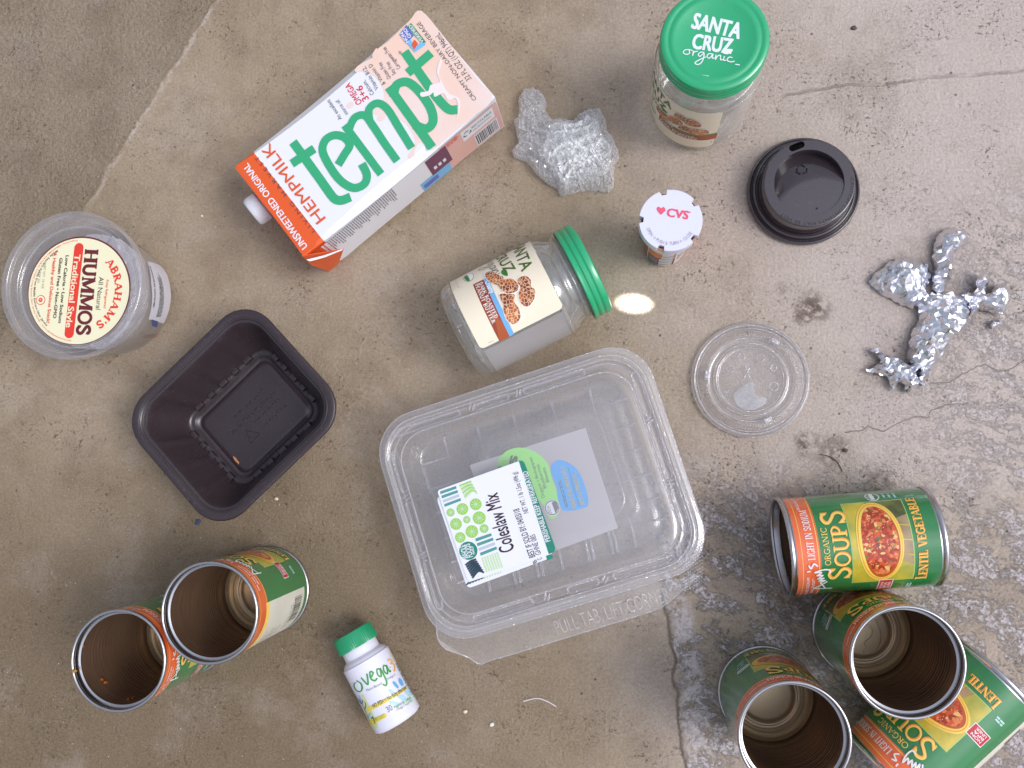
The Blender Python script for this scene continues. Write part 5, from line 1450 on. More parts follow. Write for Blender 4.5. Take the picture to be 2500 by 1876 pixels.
b_green = ink('berry_green', 158, 232, 126, .4); b_blue = ink('berry_blue', 84, 170, 238, .4); b_paper = clear('berry_paper', (0.97, 0.97, 0.98, 1), 0.55, 0.3, (40, .1, .001), 1.0, lin(238, 234, 240), trans=.2); b_grey = ink('berry_grey', 92, 112, 92, .4); b_yel = ink('berry_yellow', 214, 190, 96, .4); b_seal = ink('berry_seal', 110, 110, 116, .4)
A = Art(Flat(M_BB, (0, 0, BZ), (1, 0, 0), (0, 1, 0)), FL, .0008)
A.poly([(500, 640), (1072, 455), (1232, 950), (680, 1150)], b_paper, 0)
A.smooth([(640, 650), (672, 578), (745, 553), (825, 575), (885, 632), (905, 700), (930, 770), (945, 850), (925, 897), (890, 895), (850, 820), (760, 760)], b_green, 1)
A.smooth([(903, 640), (935, 615), (975, 622), (1030, 660), (1065, 730), (1087, 828), (1050, 855), (1000, 865), (955, 858), (935, 800), (928, 740), (906, 690)], b_blue, 2)
A.ell((908, 850), (945, 838), (920, 888), l_white, 3); A.ell((908, 850), (942, 839), (919, 885), b_seal, 4); A.ell((908, 850), (938, 840), (918, 880), l_white, 5)
A.poly([(905, 825), (925, 815), (940, 850), (925, 878)], b_seal, 6)
A.text('USDA', (907, 880), (893, 838), .0024, b_grey, 6)
A.text("'s", (742, 605), (735, 590), .012, b_grey, 3) if False else None
A.text("s", (728, 640), (738, 600), .0085, b_grey, 3, .03); A.text("'", (694, 655), (690, 640), .008, b_grey, 3, .03)
A.text('Organic • Biologiques', (872, 800), (806, 600), .0024, b_grey, 3); A.text('Blueberries', (880, 752), (842, 635), .0028, b_grey, 3); A.text('Bleuets', (894, 722), (872, 650), .0028, b_grey, 3)
A.text('PRODUCT OF USA • PRODUIT DES É.-U.', (1026, 850), (966, 645), .0030, b_yel, 4, .02); A.text('NET WT 6 oz • POIDS NET 170 g', (1068, 832), (1024, 680), .0030, b_yel, 4, .02)
A.stroke([(1040, 840), (985, 650)], .0003, b_grey, 4)
A.bars((975, 850), (932, 700), 2, b_grey, 4, .0006, .0014, 9)
A.build('paper_label', bb)

# ------------------------------------------------------------------ black coffee cup lid
FO = Frame(1800, 300, 1764 / 340)
lidblack = mat('cup_lid_plastic', lin(52, 42, 48), 0.13, spec=0.8, coat=0.5, bump=(40, 0.06, 0.0012), dust=.1)
_p = at(*FO((840, 858)), .006); _p.z = 0
M_O = Matrix.Translation(_p)
cup = thing('coffee_cup_lid', M_O, 'black plastic takeaway coffee cup lid with an oval sip hole', 'lid')
# the raised ring sits eccentric to the brim as measured
ro = at(*FO((907, 770)), .0265) - _p; ox, oy = ro.x * .35, ro.y * .35
prof = [(.0452, .0006), (.0462, .0012), (.0464, .0034), (.0458, .0056), (.0446, .0060), (.0436, .0050), (.0428, .0050), (.0422, .0074), (.0414, .0090), (.0404, .0092), (.0396, .0084), (.0390, .0086), (.0386, .0110), (.0376, .0200), (.0368, .0258), (.0362, .0268), (.0356, .0270)]
mb = MB()
def ecc(j, a, r, z): return (r, z)
pp = fine_prof(prof, 3)
mb.lathe(pp, 96)
for v in mb.v:
    k = min(max((v.z - .009) / .016, 0), 1); v.x += ox * k; v.y += oy * k
mb.build('brim', [lidblack], cup, ang=40)
# top ring with the sip hole cut through
circ = lambda r, n=96: [(r * math.cos(2 * math.pi * i / n) + ox, r * math.sin(2 * math.pi * i / n) + oy) for i in range(n)]
A0 = Flat(M_O, (0, 0, .027), (1, 0, 0), (0, 1, 0))
h1, h2 = A0.uv(FO((700, 322))), A0.uv(FO((810, 278)))
d = (h2 - h1).normalized(); n = Vector((-d.y, d.x)); hw = .0028
slot = []
for i in range(13): a = -math.pi / 2 + math.pi * i / 12; slot.append(h2 + d * math.cos(a) * hw + n * math.sin(a) * hw)
for i in range(13): a = math.pi / 2 + math.pi * i / 12; slot.append(h1 + d * math.cos(a) * hw + n * math.sin(a) * hw)
def in_slot(p):
    t = min(max((p - h1).dot(h2 - h1) / (h2 - h1).length_squared, 0), 1); return (p - h1 - (h2 - h1) * t).length < hw * .995
lp = [circ(.0357), circ(.0280), [(p.x, p.y) for p in slot]]
cv, ce = [], []
for l in lp:
    k0 = len(cv); cv += [Vector(p) for p in l]; ce += [(k0 + i, k0 + (i + 1) % len(l)) for i in range(len(l))]
rr_ = delaunay_2d_cdt(cv, ce, [], 0, 1e-8)
vs = [tuple(p) for p in rr_[0]]; fs = []
for f in rr_[2]:
    g_ = sum((rr_[0][i] for i in f), Vector((0, 0))) / len(f); r_ = (g_ - Vector((ox, oy))).length
    if .0279 < r_ < .0358 and not in_slot(g_): fs.append(tuple(f))
mb = MB(); mb.add([(x, y, .02705) for x, y in vs], fs)
mb.add([(p.x, p.y, .02705) for p in slot] + [(p.x, p.y, .0250) for p in slot], [(i, (i + 1) % len(slot), len(slot) + (i + 1) % len(slot), len(slot) + i) for i in range(len(slot))])
ring = mb.build('top_ring', [lidblack], cup, smooth=False)
# sunken centre: a slanting floor, deeper towards the sip hole
cen = A0.uv(FO((907, 770))); up = (A0.uv(FO((760, 300))) - cen).normalized()
def floor_z(x, y):
    q = (Vector((x, y)) - Vector((ox, oy))).dot(up) / .027
    f = (q - .10 + .35 * ((Vector((x, y)) - Vector((ox, oy))).dot(Vector((up.y, -up.x))) / .027) ** 2)
    g_ = max(f, 0.0); g_ = g_ * g_ / (g_ + .06)
    return .0262 - .0004 - .0100 * g_
mb = MB(); rings = [.0280, .0278] + [.0276 * (1 - i / 22) for i in range(22)]
vs = []; n_ = 96
for j, r in enumerate(rings):
    for i in range(n_):
        a = 2 * math.pi * i / n_; x, y = ox + r * math.cos(a), oy + r * math.sin(a)
        vs.append((x, y, .02705 if j == 0 else floor_z(x, y)))
fs = [(j * n_ + i, j * n_ + (i + 1) % n_, (j + 1) * n_ + (i + 1) % n_, (j + 1) * n_ + i) for j in range(len(rings) - 1) for i in range(n_)]
fs.append(tuple((len(rings) - 1) * n_ + i for i in range(n_)))
mb.add(vs, fs); mb.build('sunken_centre', [lidblack], cup, ang=40)
lidmark = mat('cup_lid_embossing', lin(24, 18, 22), 0.4)
A = Art(Flat(M_O, (0, 0, .02705), (1, 0, 0), (0, 1, 0)), FO, .00012)
c0 = Vector((ox, oy))
A.arc_text('CAUTION CONTENTS MAY BE HOT', c0, .0328, 6, -133, .0026, lidmark, 0, -.005, outward=True)
A.build('embossed_words', ring)
A = Art(Flat(M_O, (0, 0, .0215), (1, 0, 0), (0, 1, 0)), FO, .0)
mb = MB()
def zt2(q): return floor_z(q.x, q.y) + .0002
for k in range(3):
    a = R_(80 + 120 * k); ctr_ = A.p((812, 600))
    pts = [ctr_ + Vector((math.cos(a + .9), math.sin(a + .9))) * .0042, ctr_ + Vector((math.cos(a + .1), math.sin(a + .1))) * .0046, ctr_ + Vector((math.cos(a - .7), math.sin(a - .7))) * .0036]
    mb.tube([(p.x, p.y, zt2(p)) for p in pts], .0007, 6)
mb.build('moulded_marks', [lidmark], cup); mb = MB()
q = A.p((992, 1105)); mb.lathe([(.0009, 0), (.0008, .0004), (.0001, .0004)], 12)
for v in mb.v[-36:]: v += Vector((q.x, q.y, zt2(q)))
mb.build('vent_hole', [lidmark], cup)

# ------------------------------------------------------------------ pharmacy bottle with white cap
FP = Frame(1520, 430, 1532 / 240)
v_white = mat('cap_plastic_white', lin(222, 223, 240), 0.4, spec=0.4, bump=(30, .05, .001)); v_red = ink('cap_print_red', 232, 92, 118); v_lil = ink('cap_print_lilac', 160, 140, 158)
v_orange = mat('amber_vial', lin(214, 92, 34), 0.2, coat=0.4); v_label = ink('vial_label', 224, 220, 222, .4); v_navy = ink('vial_navy', 62, 50, 82); v_orlab = ink('vial_label_orange', 232, 112, 38)
VZ = .086
_p = at(*FP((748, 690)), VZ); _p.z = 0; VRX = .0233
M_V = Matrix.Translation(_p)
vial = thing('pill_bottle', M_V, 'amber pharmacy pill bottle under a notched white cap', 'pill bottle')
mb = MB(); mb.lathe([(.0002, .0006), (.0150, .0004), (.0166, .0010), (.0172, .0030), (.0178, .0640), (.0178, .0720), (VRX - .0012, .0730), (VRX - .0012, VZ - .0035)], 64); mb.build('vial_body', [v_orange], vial, ang=40)
A0 = Art(Flat(M_V, (0, 0, VZ), (1, 0, 0), (0, 1, 0)), FP, .0001); P = A0.p
VR = ((P((250, 690)) - P((1245, 690))).length) / 2
notch = [math.atan2(*(P(c).yx)) for c in ((630, 222), (1145, 415), (288, 672), (590, 1150), (1115, 975))]
out = []
N_ = 180
for i in range(N_):
    a = 2 * math.pi * i / N_ - math.pi; r = VR
    for na in notch:
        dd = (a - na + math.pi) % (2 * math.pi) - math.pi
        if abs(dd) < .105: r = VR - .0034
    out.append((r * math.cos(a), r * math.sin(a)))
mb = MB(); L0 = [(x * .985, y * .985, VZ) for x, y in out]; Lm = [(x, y, VZ - .0006) for x, y in out]; L1 = [(x, y, VZ - .0105) for x, y in out]; L2 = [(x * .99, y * .99, VZ - .0112) for x, y in out]
mb.loft([L2, L1, Lm, L0]); mb.add([(x * .95, y * .95, VZ - .0112) for x, y in out], [])
cap = mb.build('cap', [v_white], vial, smooth=False)
mb = MB(); mb.lathe([(.0184, VZ - .0260), (.0196, VZ - .0258), (.0202, VZ - .0240), (.0206, VZ - .0170), (VR - .0036, VZ - .0105)], 72); mb.build('cap_skirt', [v_white], cap)
A = A0
A.text('CVS', (686, 628), (1012, 676), .0062, v_red, 1, .04)
A.smooth([(590, 605), (528, 515), (560, 478), (600, 505), (640, 482), (672, 535), (640, 568)], v_red, 1, n=2)
A.disc(P((1048, 568)), .0006, v_red, 1, 14)
c0 = Vector((0, 0)); rr = (P((750, 1085)) - c0).length
A.arc_text('OPEN \u2192 PUSH & TURN \u2190 CLOSE', c0, rr * .985, 198, 328, .0026, v_lil, 1, -.005, outward=False)
A.build('cap_print', cap)
A = Art(Round(M_V, .0181, 5.0), FP, .0002); A.s.rf = lambda z: .0173 + .0006 * z / .056
A.LAY = .00008
u0, u1 = A.p((392, 1180)).x, A.p((1015, 1200)).x
A.rect(u0, .004, max(u1, u0 + .03), .053, v_label, 0)
ua, ub = A.p((392, 1250)).x, A.p((555, 1330)).x
A.rect(ua, .005, ub, .030, v_navy, 1); A.rect(ua, .030, ub + .002, .047, v_orlab, 1)
uc, ud = A.p((550, 1380)).x, A.p((762, 1395)).x
A.rect(uc - .0006, .005, uc, .034, v_navy, 2); A.rect(ud - .0008, .005, ud + .0008, .026, v_navy, 2); A.rect(ud - .0008, .026, ud + .0008, .046, v_orlab, 2)
for k in range(4): A.rect(uc, .010 + .0095 * k, ud, .0112 + .0095 * k, v_navy, 2)
A.text('CVS', (ud + .003, .030), (ud + .008, .030), .004, v_navy, 2, .02, px=False); A.bars((ud + .003, .027), (ud + .011, .027), 4, v_navy, 2, .0009, .003, 3, px=False)
A.bars((ua + .001, .025), (ub - .0005, .025), 5, v_label, 2, .0007, .003, 5, px=False)
A.build('label', vial)

# ------------------------------------------------------------------ white supplement bottle
FB = Frame(780, 1480, 1367 / 280)
b_white = mat('bottle_white', lin(226, 226, 240), 0.3, spec=0.45, coat=0.2); b_gcap = mat('bottle_cap_green', lin(22, 148, 100), 0.34, coat=0.4)
BR = .0208
a_, b_c = at(*FB((945, 1378)), BR), at(*FB((378, 300)), BR)
d = (b_c - a_).normalized(); BL = (b_c - a_).length
M_N = basis(a_, (0, 0, 1), d)
nut = thing('supplement_bottle', M_N, 'white plastic supplement bottle with a green cap lying on its side', 'bottle')
mb = MB(); mb.lathe(fine_prof([(.0003, .0012), (.014, .0010), (.0165, .0002), (.0190, .0010), (.0205, .0034), (BR, .0065), (BR, BL - .0300), (.0205, BL - .0270), (.0190, BL - .0238), (.0168, BL - .0218), (.0156, BL - .0205), (.0154, BL - .0150), (.0150, BL - .0120), (.0150, BL - .006)], 4), 72); mb.build('bottle_body', [b_white], nut, ang=0)
def knurl2(j, a, r, z): return (r + (.00018 * math.cos(a * 60) if 1 <= j <= 3 else 0), z)
mb = MB(); mb.lathe([(.0160, BL - .0132), (.0172, BL - .0135), (.0174, BL - .0125), (.0172, BL - .0020), (.0166, BL - .0003), (.0150, BL), (.0002, BL)], 240, cap1=True, wob=knurl2); mb.build('cap', [b_gcap], nut, ang=30)
n_green = ink('ovega_green', 62, 152, 68); n_dgreen = ink('ovega_dark', 40, 96, 60); n_or = ink('ovega_orange', 240, 178, 84); n_yel = ink('ovega_yellow', 230, 208, 84); n_grey = ink('ovega_grey', 136, 140, 140); n_blue = ink('ovega_blue', 104, 172, 224); n_pale = ink('ovega_pale_blue', 176, 214, 236); n_mint = ink('ovega_mint', 212, 232, 224); n_lime = ink('ovega_lime', 214, 222, 158); n_ink = ink('ovega_ink', 60, 64, 56); n_navy = ink('ovega_navy', 52, 62, 112)
A = Art(Round(M_N, BR, 4.0), FB, .0002); A.LAY = .00009
A.smooth([(455, 905), (415, 920), (410, 960), (440, 1010), (490, 1025), (522, 985), (510, 925), (470, 895), (440, 880)], n_green, 2)
A.smooth([(455, 905), (428, 930), (430, 965), (455, 1000), (488, 1008), (500, 975), (490, 930), (465, 905)], b_white, 3)
A.script([[(0, .55), (.18, .0), (.34, .62)], [(.46, .3), (.62, .5), (.5, .62), (.42, .25), (.55, .02), (.7, .1)], [(.98, .5), (.84, .58), (.78, .25), (.9, .08), (1.0, .5), (1.04, -.3), (.94, -.55), (.82, -.4)], [(1.34, .5), (1.2, .58), (1.12, .25), (1.24, .05), (1.36, .5), (1.38, .1), (1.48, .12)]], (540, 950), (858, 790), .0130, .0013, n_green, 2, span=1.48)
A.stroke([(832, 742), (848, 730)], .0008, n_or, 2)
A.stroke([(808, 655), (840, 640), (862, 660), (850, 690), (880, 690), (895, 730), (888, 785)], .0014, n_or, 2, smooth=True)
A.text('Plant-Based', (570, 1020), (748, 930), .0020, n_grey, 2); A.text('Omega-3', (792, 895), (902, 830), .0020, n_grey, 2)
for pts, m_ in (([(868, 912), (880, 898), (905, 910), (940, 960), (930, 985), (890, 950)], n_blue), ([(940, 870), (955, 858), (980, 885), (1000, 940), (975, 955), (945, 910)], n_blue), ([(820, 1000), (840, 990), (870, 1010), (900, 1060), (880, 1080), (845, 1040)], n_pale), ([(1005, 1010), (1040, 960), (1090, 1040), (1060, 1075)], n_pale), ([(835, 1140), (870, 1130), (930, 1150), (960, 1165), (900, 1180), (850, 1170)], n_pale), ([(930, 1075), (990, 1060), (1030, 1100), (990, 1130)], n_pale)):
    A.smooth(pts, m_, 1)
A.poly([(1000, 1110), (1110, 1050), (1135, 1120), (1050, 1190)], n_mint, 0)
A.poly([(575, 1208), (1028, 955), (1045, 985), (600, 1248), (570, 1255)], n_yel, 2)
A.text('NO FISH = No fishy aftertaste', (648, 1212), (1034, 985), .0030, n_ink, 3, .012)
A.text('30', (820, 1270), (880, 1232), .0046, n_grey, 2, .01); A.text('Vegetarian Softgels', (890, 1228), (1092, 1105), .0026, n_green, 2); A.text('Omega-3 Supplement', (920, 1255), (1108, 1130), .0018, n_grey, 2)
A.smooth([(600, 1370), (640, 1345), (760, 1285), (795, 1290), (795, 1325), (750, 1350), (640, 1408), (605, 1412)], n_yel, 1)
A.text('PER DAY!', (672, 1372), (780, 1320), .0024, n_green, 2); A.stroke([(622, 1338), (640, 1322), (670, 1400)], .0009, n_ink, 3)
A.poly([(505, 1050), (530, 1060), (690, 1380), (700, 1440), (640, 1470), (600, 1400)], n_lime, 0)
for pts, m_ in (([(470, 1100), (505, 1160), (560, 1270), (600, 1370)], n_dgreen), ([(505, 1160), (470, 1130)], n_navy), ([(510, 1165), (520, 1120)], n_navy), ([(470, 1060), (490, 1100), (500, 1150)], n_blue), ([(540, 1140), (556, 1180), (545, 1230)], n_navy), ([(425, 1050), (470, 1120), (500, 1165)], n_dgreen), ([(610, 1270), (590, 1310), (590, 1350)], n_blue), ([(630, 1290), (605, 1330)], n_pale)):
    A.stroke(pts, .0009, m_, 1, smooth=True)
A.bars((905, 690), (1120, 1110), 3, n_ink, 1, .0011, .0024, 4, side=1); A.stroke([(845, 560), (905, 680)], .0012, n_yel, 1)
A.build('label', nut)

# ------------------------------------------------------------------ flat clear lid
FD = Frame(1660, 760, 1709 / 350)
dclear = clear('flat_lid_plastic', (0.985, 0.985, 0.985, 1), 0.09, 0.05, (30.0, 0.2, 0.003), 3.0, (0.92, 0.9, 0.95, 1), edge=0.2)
_p = at(*FD((845, 815)), .006); _p.z = 0
M_D2 = Matrix.Translation(_p)
disc = thing('flat_lid', M_D2, 'round flat clear plastic cup lid with a ribbed ring, lying on the concrete', 'lid')
prof = [(.0478, .0004), (.0484, .0010), (.0482, .0040), (.0474, .0058), (.0462, .0060), (.0452, .0052), (.0446, .0036), (.0440, .0030), (.0434, .0032), (.0430, .0050), (.0424, .0056), (.0404, .0060), (.0384, .0064), (.0366, .0066), (.0356, .0060), (.0350, .0040), (.0342, .0032), (.0318, .0030), (.0306, .0034), (.0300, .0050), (.0292, .0054), (.0276, .0052), (.0268, .0040), (.0262, .0036), (.0150, .0037), (.0005, .0037)]
pf = fine_prof(prof, 2)
def rib(j, a, r, z):
    if .0362 < r < .0432: return (r, z + .0009 * math.cos(a * 110) * math.sin((r - .0362) / .0070 * math.pi) ** .5)
    return (r, z)
mb = MB(); mb.lathe(pf, 660, wob=rib); mb.build('lid_sheet', [dclear], disc, ang=0)
A = Art(Flat(M_D2, (0, 0, .004), (1, 0, 0), (0, 1, 0)), FD, 0); P = A.p
mb = MB()
def rg(pts, r=.0004, z=.0040): mb.tube([(p.x, p.y, z) for p in [P(q) for q in pts]], r, 6)
for c_, s_ in (((735, 545), 45), ((965, 560), 50), ((1115, 680), 40), ((600, 690), 48), ((1120, 900), 60)):
    n_ = 5
    for k in range(n_):
        a = 2 * math.pi * k / n_ + c_[0]; b2 = a + 1.0; rg([(c_[0] + s_ * math.cos(a), c_[1] + s_ * math.sin(a)), (c_[0] + s_ * math.cos(b2) * .9, c_[1] + s_ * math.sin(b2) * .9)])
rg([(800, 720), (760, 820)]); rg([(800, 720), (850, 820), (900, 910)]); rg([(790, 700), (785, 660), (810, 650), (825, 690), (805, 720)], .0006)
for k in range(5): rg([(520 + 25 * k, 945), (530 + 25 * k, 975)])
mb.build('moulded_marks', [pet_mark], disc)
for (x, y) in ((1130, 365), (325, 760), (1045, 1300)):
    q = P((x, y)); ang = math.atan2(q.y, q.x); mb = MB(); mb.box((q.x, q.y, .0062), (.0050, .0076, .0022), ang, taper=.8); o = mb.build('stacking_tab', [pet_mark], disc, smooth=False); bv = o.modifiers.new('round', 'BEVEL'); bv.width = .0006; bv.segments = 2
for r_, z_ in ((.0482, .0030), (.0456, .0055), (.0435, .0035), (.0352, .0045), (.0304, .0045), (.0270, .0044)):
    mb = MB(); mb.tube([(r_ * math.cos(2 * math.pi * i / 96), r_ * math.sin(2 * math.pi * i / 96), z_) for i in range(97)], .0004, 6); mb.build('rolled_bead', [pet_mark], disc)
# film of water lying in the centre
wat = clear('water_film', (0.99, 0.99, 1, 1), 0.05, 0.02, (40, .5, .003), 8.0, (0.97, 0.97, 1, 1))
A = Art(Flat(M_D2, (0, 0, .0039), (1, 0, 0), (0, 1, 0)), FD, .0002)
A.smooth([(640, 1000), (700, 930), (790, 870), (860, 850), (880, 930), (930, 1010), (1030, 1040), (1010, 1110), (900, 1170), (820, 1180), (720, 1150), (660, 1080)], wat, 0)
A.build('water_film', disc)

# ------------------------------------------------------------------ crumpled foil and film
FF = Frame(2080, 530, 1549 / 420)
FW = Frame(1220, 180, 1660 / 320)
foil = mat('aluminium_foil', lin(234, 234, 240), 0.2, 1.0, bump=(300, 0.28, 0.0012))
def crumple(name, frame, outline, zref, hmax, amp, fs, seed, m, spacing=.0016, floor=.0006, lift=None, smooth=False, dome=.5, aniso=None):
    """a crushed sheet: jittered triangles inside an outline, domed and creased, closed underneath"""
    rnd = random.Random(seed)
    poly = [at(*frame(p), zref) for p in outline]; poly = [Vector((p.x, p.y)) for p in poly]
    dense = []
    for i, p in enumerate(poly):
        q = poly[(i + 1) % len(poly)]; n = max(1, int((q - p).length / spacing))
        for k in range(n):
            w = p.lerp(q, k / n); dense.append(w + Vector((rnd.uniform(-1, 1), rnd.uniform(-1, 1))) * spacing * .35)
    def inside(p):
        c = False; j = len(poly) - 1
        for i in range(len(poly)):
            a, b = poly[i], poly[j]
            if (a.y > p.y) != (b.y > p.y) and p.x < (b.x - a.x) * (p.y - a.y) / (b.y - a.y) + a.x: c = not c
            j = i
        return c
    def edge(p):
        best = 9
        for i in range(len(poly)):
            a, b = poly[i], poly[(i + 1) % len(poly)]; ab = b - a; t = max(0, min(1, (p - a).dot(ab) / max(ab.length_squared, 1e-12)))
            best = min(best, (p - a - ab * t).length)
        return best
    xs = [p.x for p in poly]; ys = [p.y for p in poly]
    pts = list(dense); x = min(xs)
    while x < max(xs):
        y = min(ys)
        while y < max(ys):
            p = Vector((x + rnd.uniform(-.5, .5) * spacing, y + rnd.uniform(-.5, .5) * spacing))
            if inside(p) and edge(p) > spacing * .5: pts.append(p)
            y += spacing
        x += spacing
    n0 = len(dense)
    r = delaunay_2d_cdt(pts, [(i, (i + 1) % n0) for i in range(n0)], [], 1, 1e-7)
    v2, faces = r[0], r[2]
    wmax = max(edge(p) for p in pts[n0:]) if len(pts) > n0 else .001
    off = Vector((seed * 13.7, seed * 5.3, 0))
    top = []
    bidx = set()
    for p in v2:
        e_ = edge(p); q = Vector((p.x, p.y, 0))
        if aniso:
            sw = aniso + 1.6 * noise.noise(q * 25 + off); q = Matrix.Rotation(sw, 3, 'Z') @ q; q = Vector((q.x * 1.9, q.y * .42, 0))
        q = q * fs + off
        dsts, _ = noise.voronoi(q); ridge = (dsts[1] - dsts[0])
        d2, _ = noise.voronoi(q * 2.3 + Vector((9, 4, 2))); r2 = d2[1] - d2[0]
        h = hmax * min(1, (e_ / wmax)) ** dome
        k = min(1, e_ / (spacing * 1.2))
        z = h + k * amp * ((0.5 - ridge) + .45 * (0.5 - r2) + .9 * noise.noise(q * .6) + rnd.uniform(-.18, .18))
        z0 = floor + (lift(p) if lift else 0)
        top.append(Vector((p.x, p.y, z0 + max(z, .0004 * k))))
    n = len(v2)
    low = [Vector((t.x, t.y, max(.0003, min(t.z - .0003, floor + (lift(Vector((t.x, t.y))) if lift else 0) * .8)))) for t in top]
    fs_ = []
    from collections import Counter
    ec = Counter()
    for f in faces:
        a, b, c = f[:3]; ar = (v2[b] - v2[a]).cross(v2[c] - v2[a])
        f = tuple(f) if ar > 0 else tuple(reversed(f)); fs_.append(f)
        for i in range(len(f)): ec[(f[i], f[(i + 1) % len(f)])] += 1
    full = list(fs_) + [tuple(n + i for i in reversed(f)) for f in fs_]
    for (a, b), _ in ec.items():
        if (b, a) not in ec: full.append((b, a, n + a, n + b))
    c = sum(top, Vector()) / n; c.z = 0
    o = mesh_obj(name, [p - c for p in top + low], full, m, None, smooth)
    o.location = c
    return o
GF = 'crumpled foil scraps'
def fat(p, k):
    cx, cy = sum(a for a, b in p) / len(p), sum(b for a, b in p) / len(p)
    return [(cx + (a - cx) * k, cy + (b - cy) * k) for a, b in p]
oval = [(185, 575), (230, 500), (330, 430), (420, 375), (560, 355), (640, 390), (700, 450), (708, 540), (680, 640), (690, 690), (640, 770), (560, 800), (440, 765), (370, 720), (310, 690), (230, 640)]
o = crumple('foil_scrap', FF, fat(oval, 1.05), 0.008, 0.0115, 0.0056, 85, 1, foil, 0.0025, dome=0.42); tag(o, 'egg shaped flattened wad of crumpled silver foil', 'foil', GF)
strip = [(775, 210), (800, 150), (870, 100), (950, 105), (1000, 140), (1080, 150), (1062, 215), (1000, 265), (945, 330), (922, 400), (915, 480), (890, 570), (840, 640), (780, 660), (740, 630), (745, 520), (765, 440), (752, 340)]
o = crumple('foil_scrap', FF, fat(strip, 1.05), 0.008, 0.01, 0.0062, 85, 2, foil, 0.0024, dome=0.42); tag(o, 'upright strip of crumpled foil, topmost of the foil scraps', 'foil', GF)
cone = [(660, 720), (760, 690), (890, 680), (1000, 690), (1060, 760), (1080, 870), (1060, 990), (980, 1040), (930, 1100), (850, 1190), (800, 1320), (740, 1370), (690, 1440), (680, 1505), (650, 1480), (620, 1420), (640, 1370), (590, 1380), (545, 1290), (540, 1220), (570, 1050), (640, 920), (635, 800)]
o = crumple('foil_scrap', FF, fat(cone, 1.05), 0.012, 0.016, 0.0074, 80, 3, foil, 0.0027, dome=0.45); tag(o, 'largest foil scrap, a cone of crumpled foil tapering downwards', 'foil', GF)
tw = [(1140, 570), (1190, 505), (1262, 575), (1222, 640), (1232, 690), (1290, 655), (1325, 590), (1392, 610), (1430, 670), (1428, 790), (1380, 858), (1200, 815), (1165, 790), (1150, 860), (1085, 880), (1070, 770), (1015, 690), (1130, 668), (1150, 630)]
o = crumple('foil_scrap', FF, fat(tw, 1.05), 0.012, 0.01, 0.006, 85, 4, foil, 0.0024, dome=0.42, lift=lambda p: .004); tag(o, 'rightmost foil scrap, twisted and torn into a jagged U', 'foil', GF)
sc_ = [(175, 1215), (240, 1195), (330, 1245), (430, 1270), (540, 1350), (582, 1400), (602, 1500), (560, 1567), (490, 1572), (472, 1500), (430, 1482), (402, 1520), (420, 1570), (360, 1532), (345, 1450), (300, 1430), (140, 1378), (200, 1360), (285, 1300), (260, 1265)]
o = crumple('foil_scrap', FF, fat(sc_, 1.05), 0.008, 0.008, 0.0056, 90, 5, foil, 0.0022, dome=0.42, lift=lambda p: .003); tag(o, 'small torn curl of foil, lowest of the foil scraps', 'foil', GF)
bit = [(1255, 965), (1300, 930), (1370, 925), (1360, 965), (1300, 1005), (1272, 1000)]
o = crumple('foil_scrap', FF, bit, .006, .005, .002, 160, 6, foil, .0013, lift=lambda p: .002); tag(o, 'tiny flake of foil below the twisted foil scrap', 'foil', GF)

wrap = clear('cling_film', (0.98, 0.98, 0.99, 1), 0.16, 0.10, (160.0, 0.4, 0.002), 5.0, (1.0, 1.0, 1.0, 1), trans=.12, edge=0.22)
wrap2 = clear('cling_film_folded', (0.98, 0.98, 0.99, 1), 0.8, 0.12, (160.0, 0.4, 0.002), 4.0, (1.0, 1.0, 1.0, 1), trans=.08, edge=0.25)
main = [(300, 150), (420, 150), (540, 210), (585, 320), (570, 430), (650, 545), (780, 530), (930, 560), (1010, 470), (1130, 410), (1270, 410), (1350, 550), (1350, 680), (1440, 790), (1500, 950), (1510, 1040), (1450, 1130), (1445, 1260), (1450, 1400), (1380, 1475), (1250, 1460), (1080, 1450), (900, 1490), (770, 1520), (720, 1430), (600, 1370), (470, 1260), (390, 1150), (330, 1080), (170, 1030), (140, 940), (230, 870), (200, 700), (170, 570), (215, 520), (240, 420), (220, 320)]
o = crumple('cling_film', FW, main, .010, .012, .0075, 95, 11, wrap, .0015, dome=.3, aniso=.7); tag(o, 'crumpled wad of clear cling film above the lying jar', 'cling film')
core = [(620, 640), (760, 560), (950, 600), (1120, 500), (1260, 560), (1300, 760), (1420, 900), (1400, 1080), (1380, 1200), (1180, 1320), (900, 1400), (760, 1420), (680, 1250), (560, 1080), (420, 1000), (560, 860)]
c2 = crumple('inner_fold', FW, core, .010, .013, .0080, 110, 12, wrap2, .0014, dome=.35, aniso=1.3); c2.parent = o; c2.location = c2.location - o.location

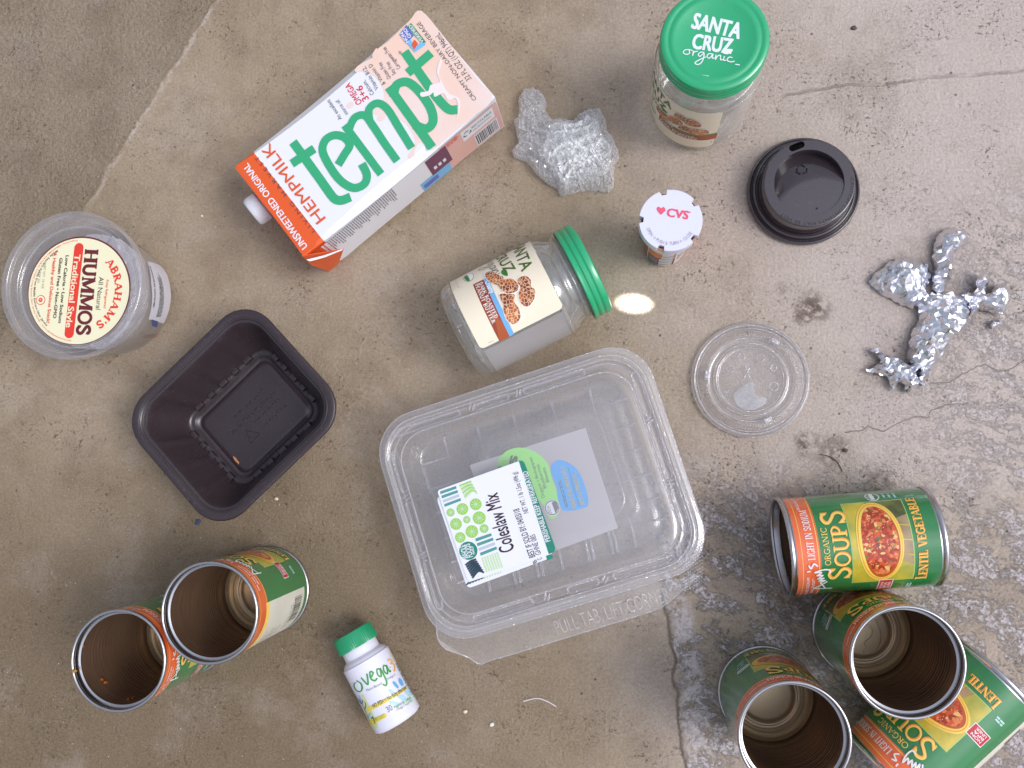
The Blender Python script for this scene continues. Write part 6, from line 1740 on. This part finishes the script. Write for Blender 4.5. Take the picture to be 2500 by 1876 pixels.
# ------------------------------------------------------------------ little debris
def pebble(px, size, m, label, cat='pebble', name='pebble', seed=0, rot=0, group=None, flat=.6):
    p = at(*px); o = lump(name, Matrix.Translation((p.x, p.y, size * flat * .45)) @ Matrix.Rotation(rot, 4, 'Z'), (0, 0, 0), (size, size * .75, size * flat), m, None, seed)
    return tag(o, label, cat, group)
pebble((675, 1218), .0022, mat('pale_pebble', lin(232, 218, 186), .7), 'cream pebble right of the black tray', seed=2)
pebble((1201, 1769), .0021, mat('white_chip', lin(240, 236, 228), .7), 'white chip of grit near the bottom edge', seed=4, rot=.3)
pebble((1136, 1737), .0020, mat('pale_pebble', lin(232, 218, 186), .7), 'cream chip of grit right of the white bottle', seed=5)
pebble((2084, 70), .0026, mat('dark_pebble', lin(92, 76, 70), .7), 'dark brown pebble at the top right', seed=6)
pebble((2063, 1100), .0022, mat('dark_pebble', lin(92, 76, 70), .7), 'small dark pebble left of the lower crack', seed=7)
pebble((483, 1275), .0034, mat('blue_chip', lin(70, 78, 104), .7), 'dusty blue paint chip below the black tray', 'paint chip', 'paint_chip', 8, .8, flat=.12)
pebble((1365 / 2.765, 1460 / 2.765), .0012, mat('white_chip', lin(240, 236, 228), .7), 'tiny white speck left of the orange carton end', seed=9)
def hair(pts, r, m, label):
    q = [at(*p) for p in pts]; q2 = crom([(p.x, p.y) for p in q], 8)
    mb = MB(); mb.tube([(p.x, p.y, .0006) for p in q2], r, 6); o = mb.build('hair', [m]); return tag(o, label, 'hair')
hair([(1278, 1712), (1310, 1705), (1335, 1712), (1358, 1725)], .00045, mat('white_hair', lin(236, 228, 236), .4), 'short curved white hair below the clamshell')
hair([(2000, 1110), (2022, 1114), (2044, 1129), (2056, 1152)], .00032, mat('dark_hair', lin(60, 44, 36), .5), 'thin dark hair left of the soup can on its side')
hair([(2115, 640), (2092, 655), (2080, 672)], .0003, mat('dark_hair', lin(60, 44, 36), .5), 'wisp of dark fibre beside the egg shaped foil wad') if False else None
# loose sand
rnd = random.Random(99)
mb = MB()
for k in range(1500):
    x, y = rnd.uniform(-.56, .40), rnd.uniform(-.30, .42); s_ = rnd.choice((.00035, .0004, .0005, .0007)); z = s_ * .5; ang = rnd.uniform(0, 6)
    vs = [(x + s_ * math.cos(ang + i * 2.094), y + s_ * math.sin(ang + i * 2.094) * .8, 0.0001) for i in range(3)] + [(x, y, s_ * 1.2)]
    mb.add(vs, [(0, 1, 3), (1, 2, 3), (2, 0, 3)], rnd.choice((0, 0, 1, 2)))
o = mb.build('sand_grains', [mat('grain_tan', lin(176, 156, 130), .8), mat('grain_white', lin(220, 210, 198), .7), mat('grain_dark', lin(86, 68, 56), .8)], smooth=False)
o['kind'] = 'stuff'; o['label'] = 'fine loose sand grains scattered over the concrete'; o['category'] = 'sand'
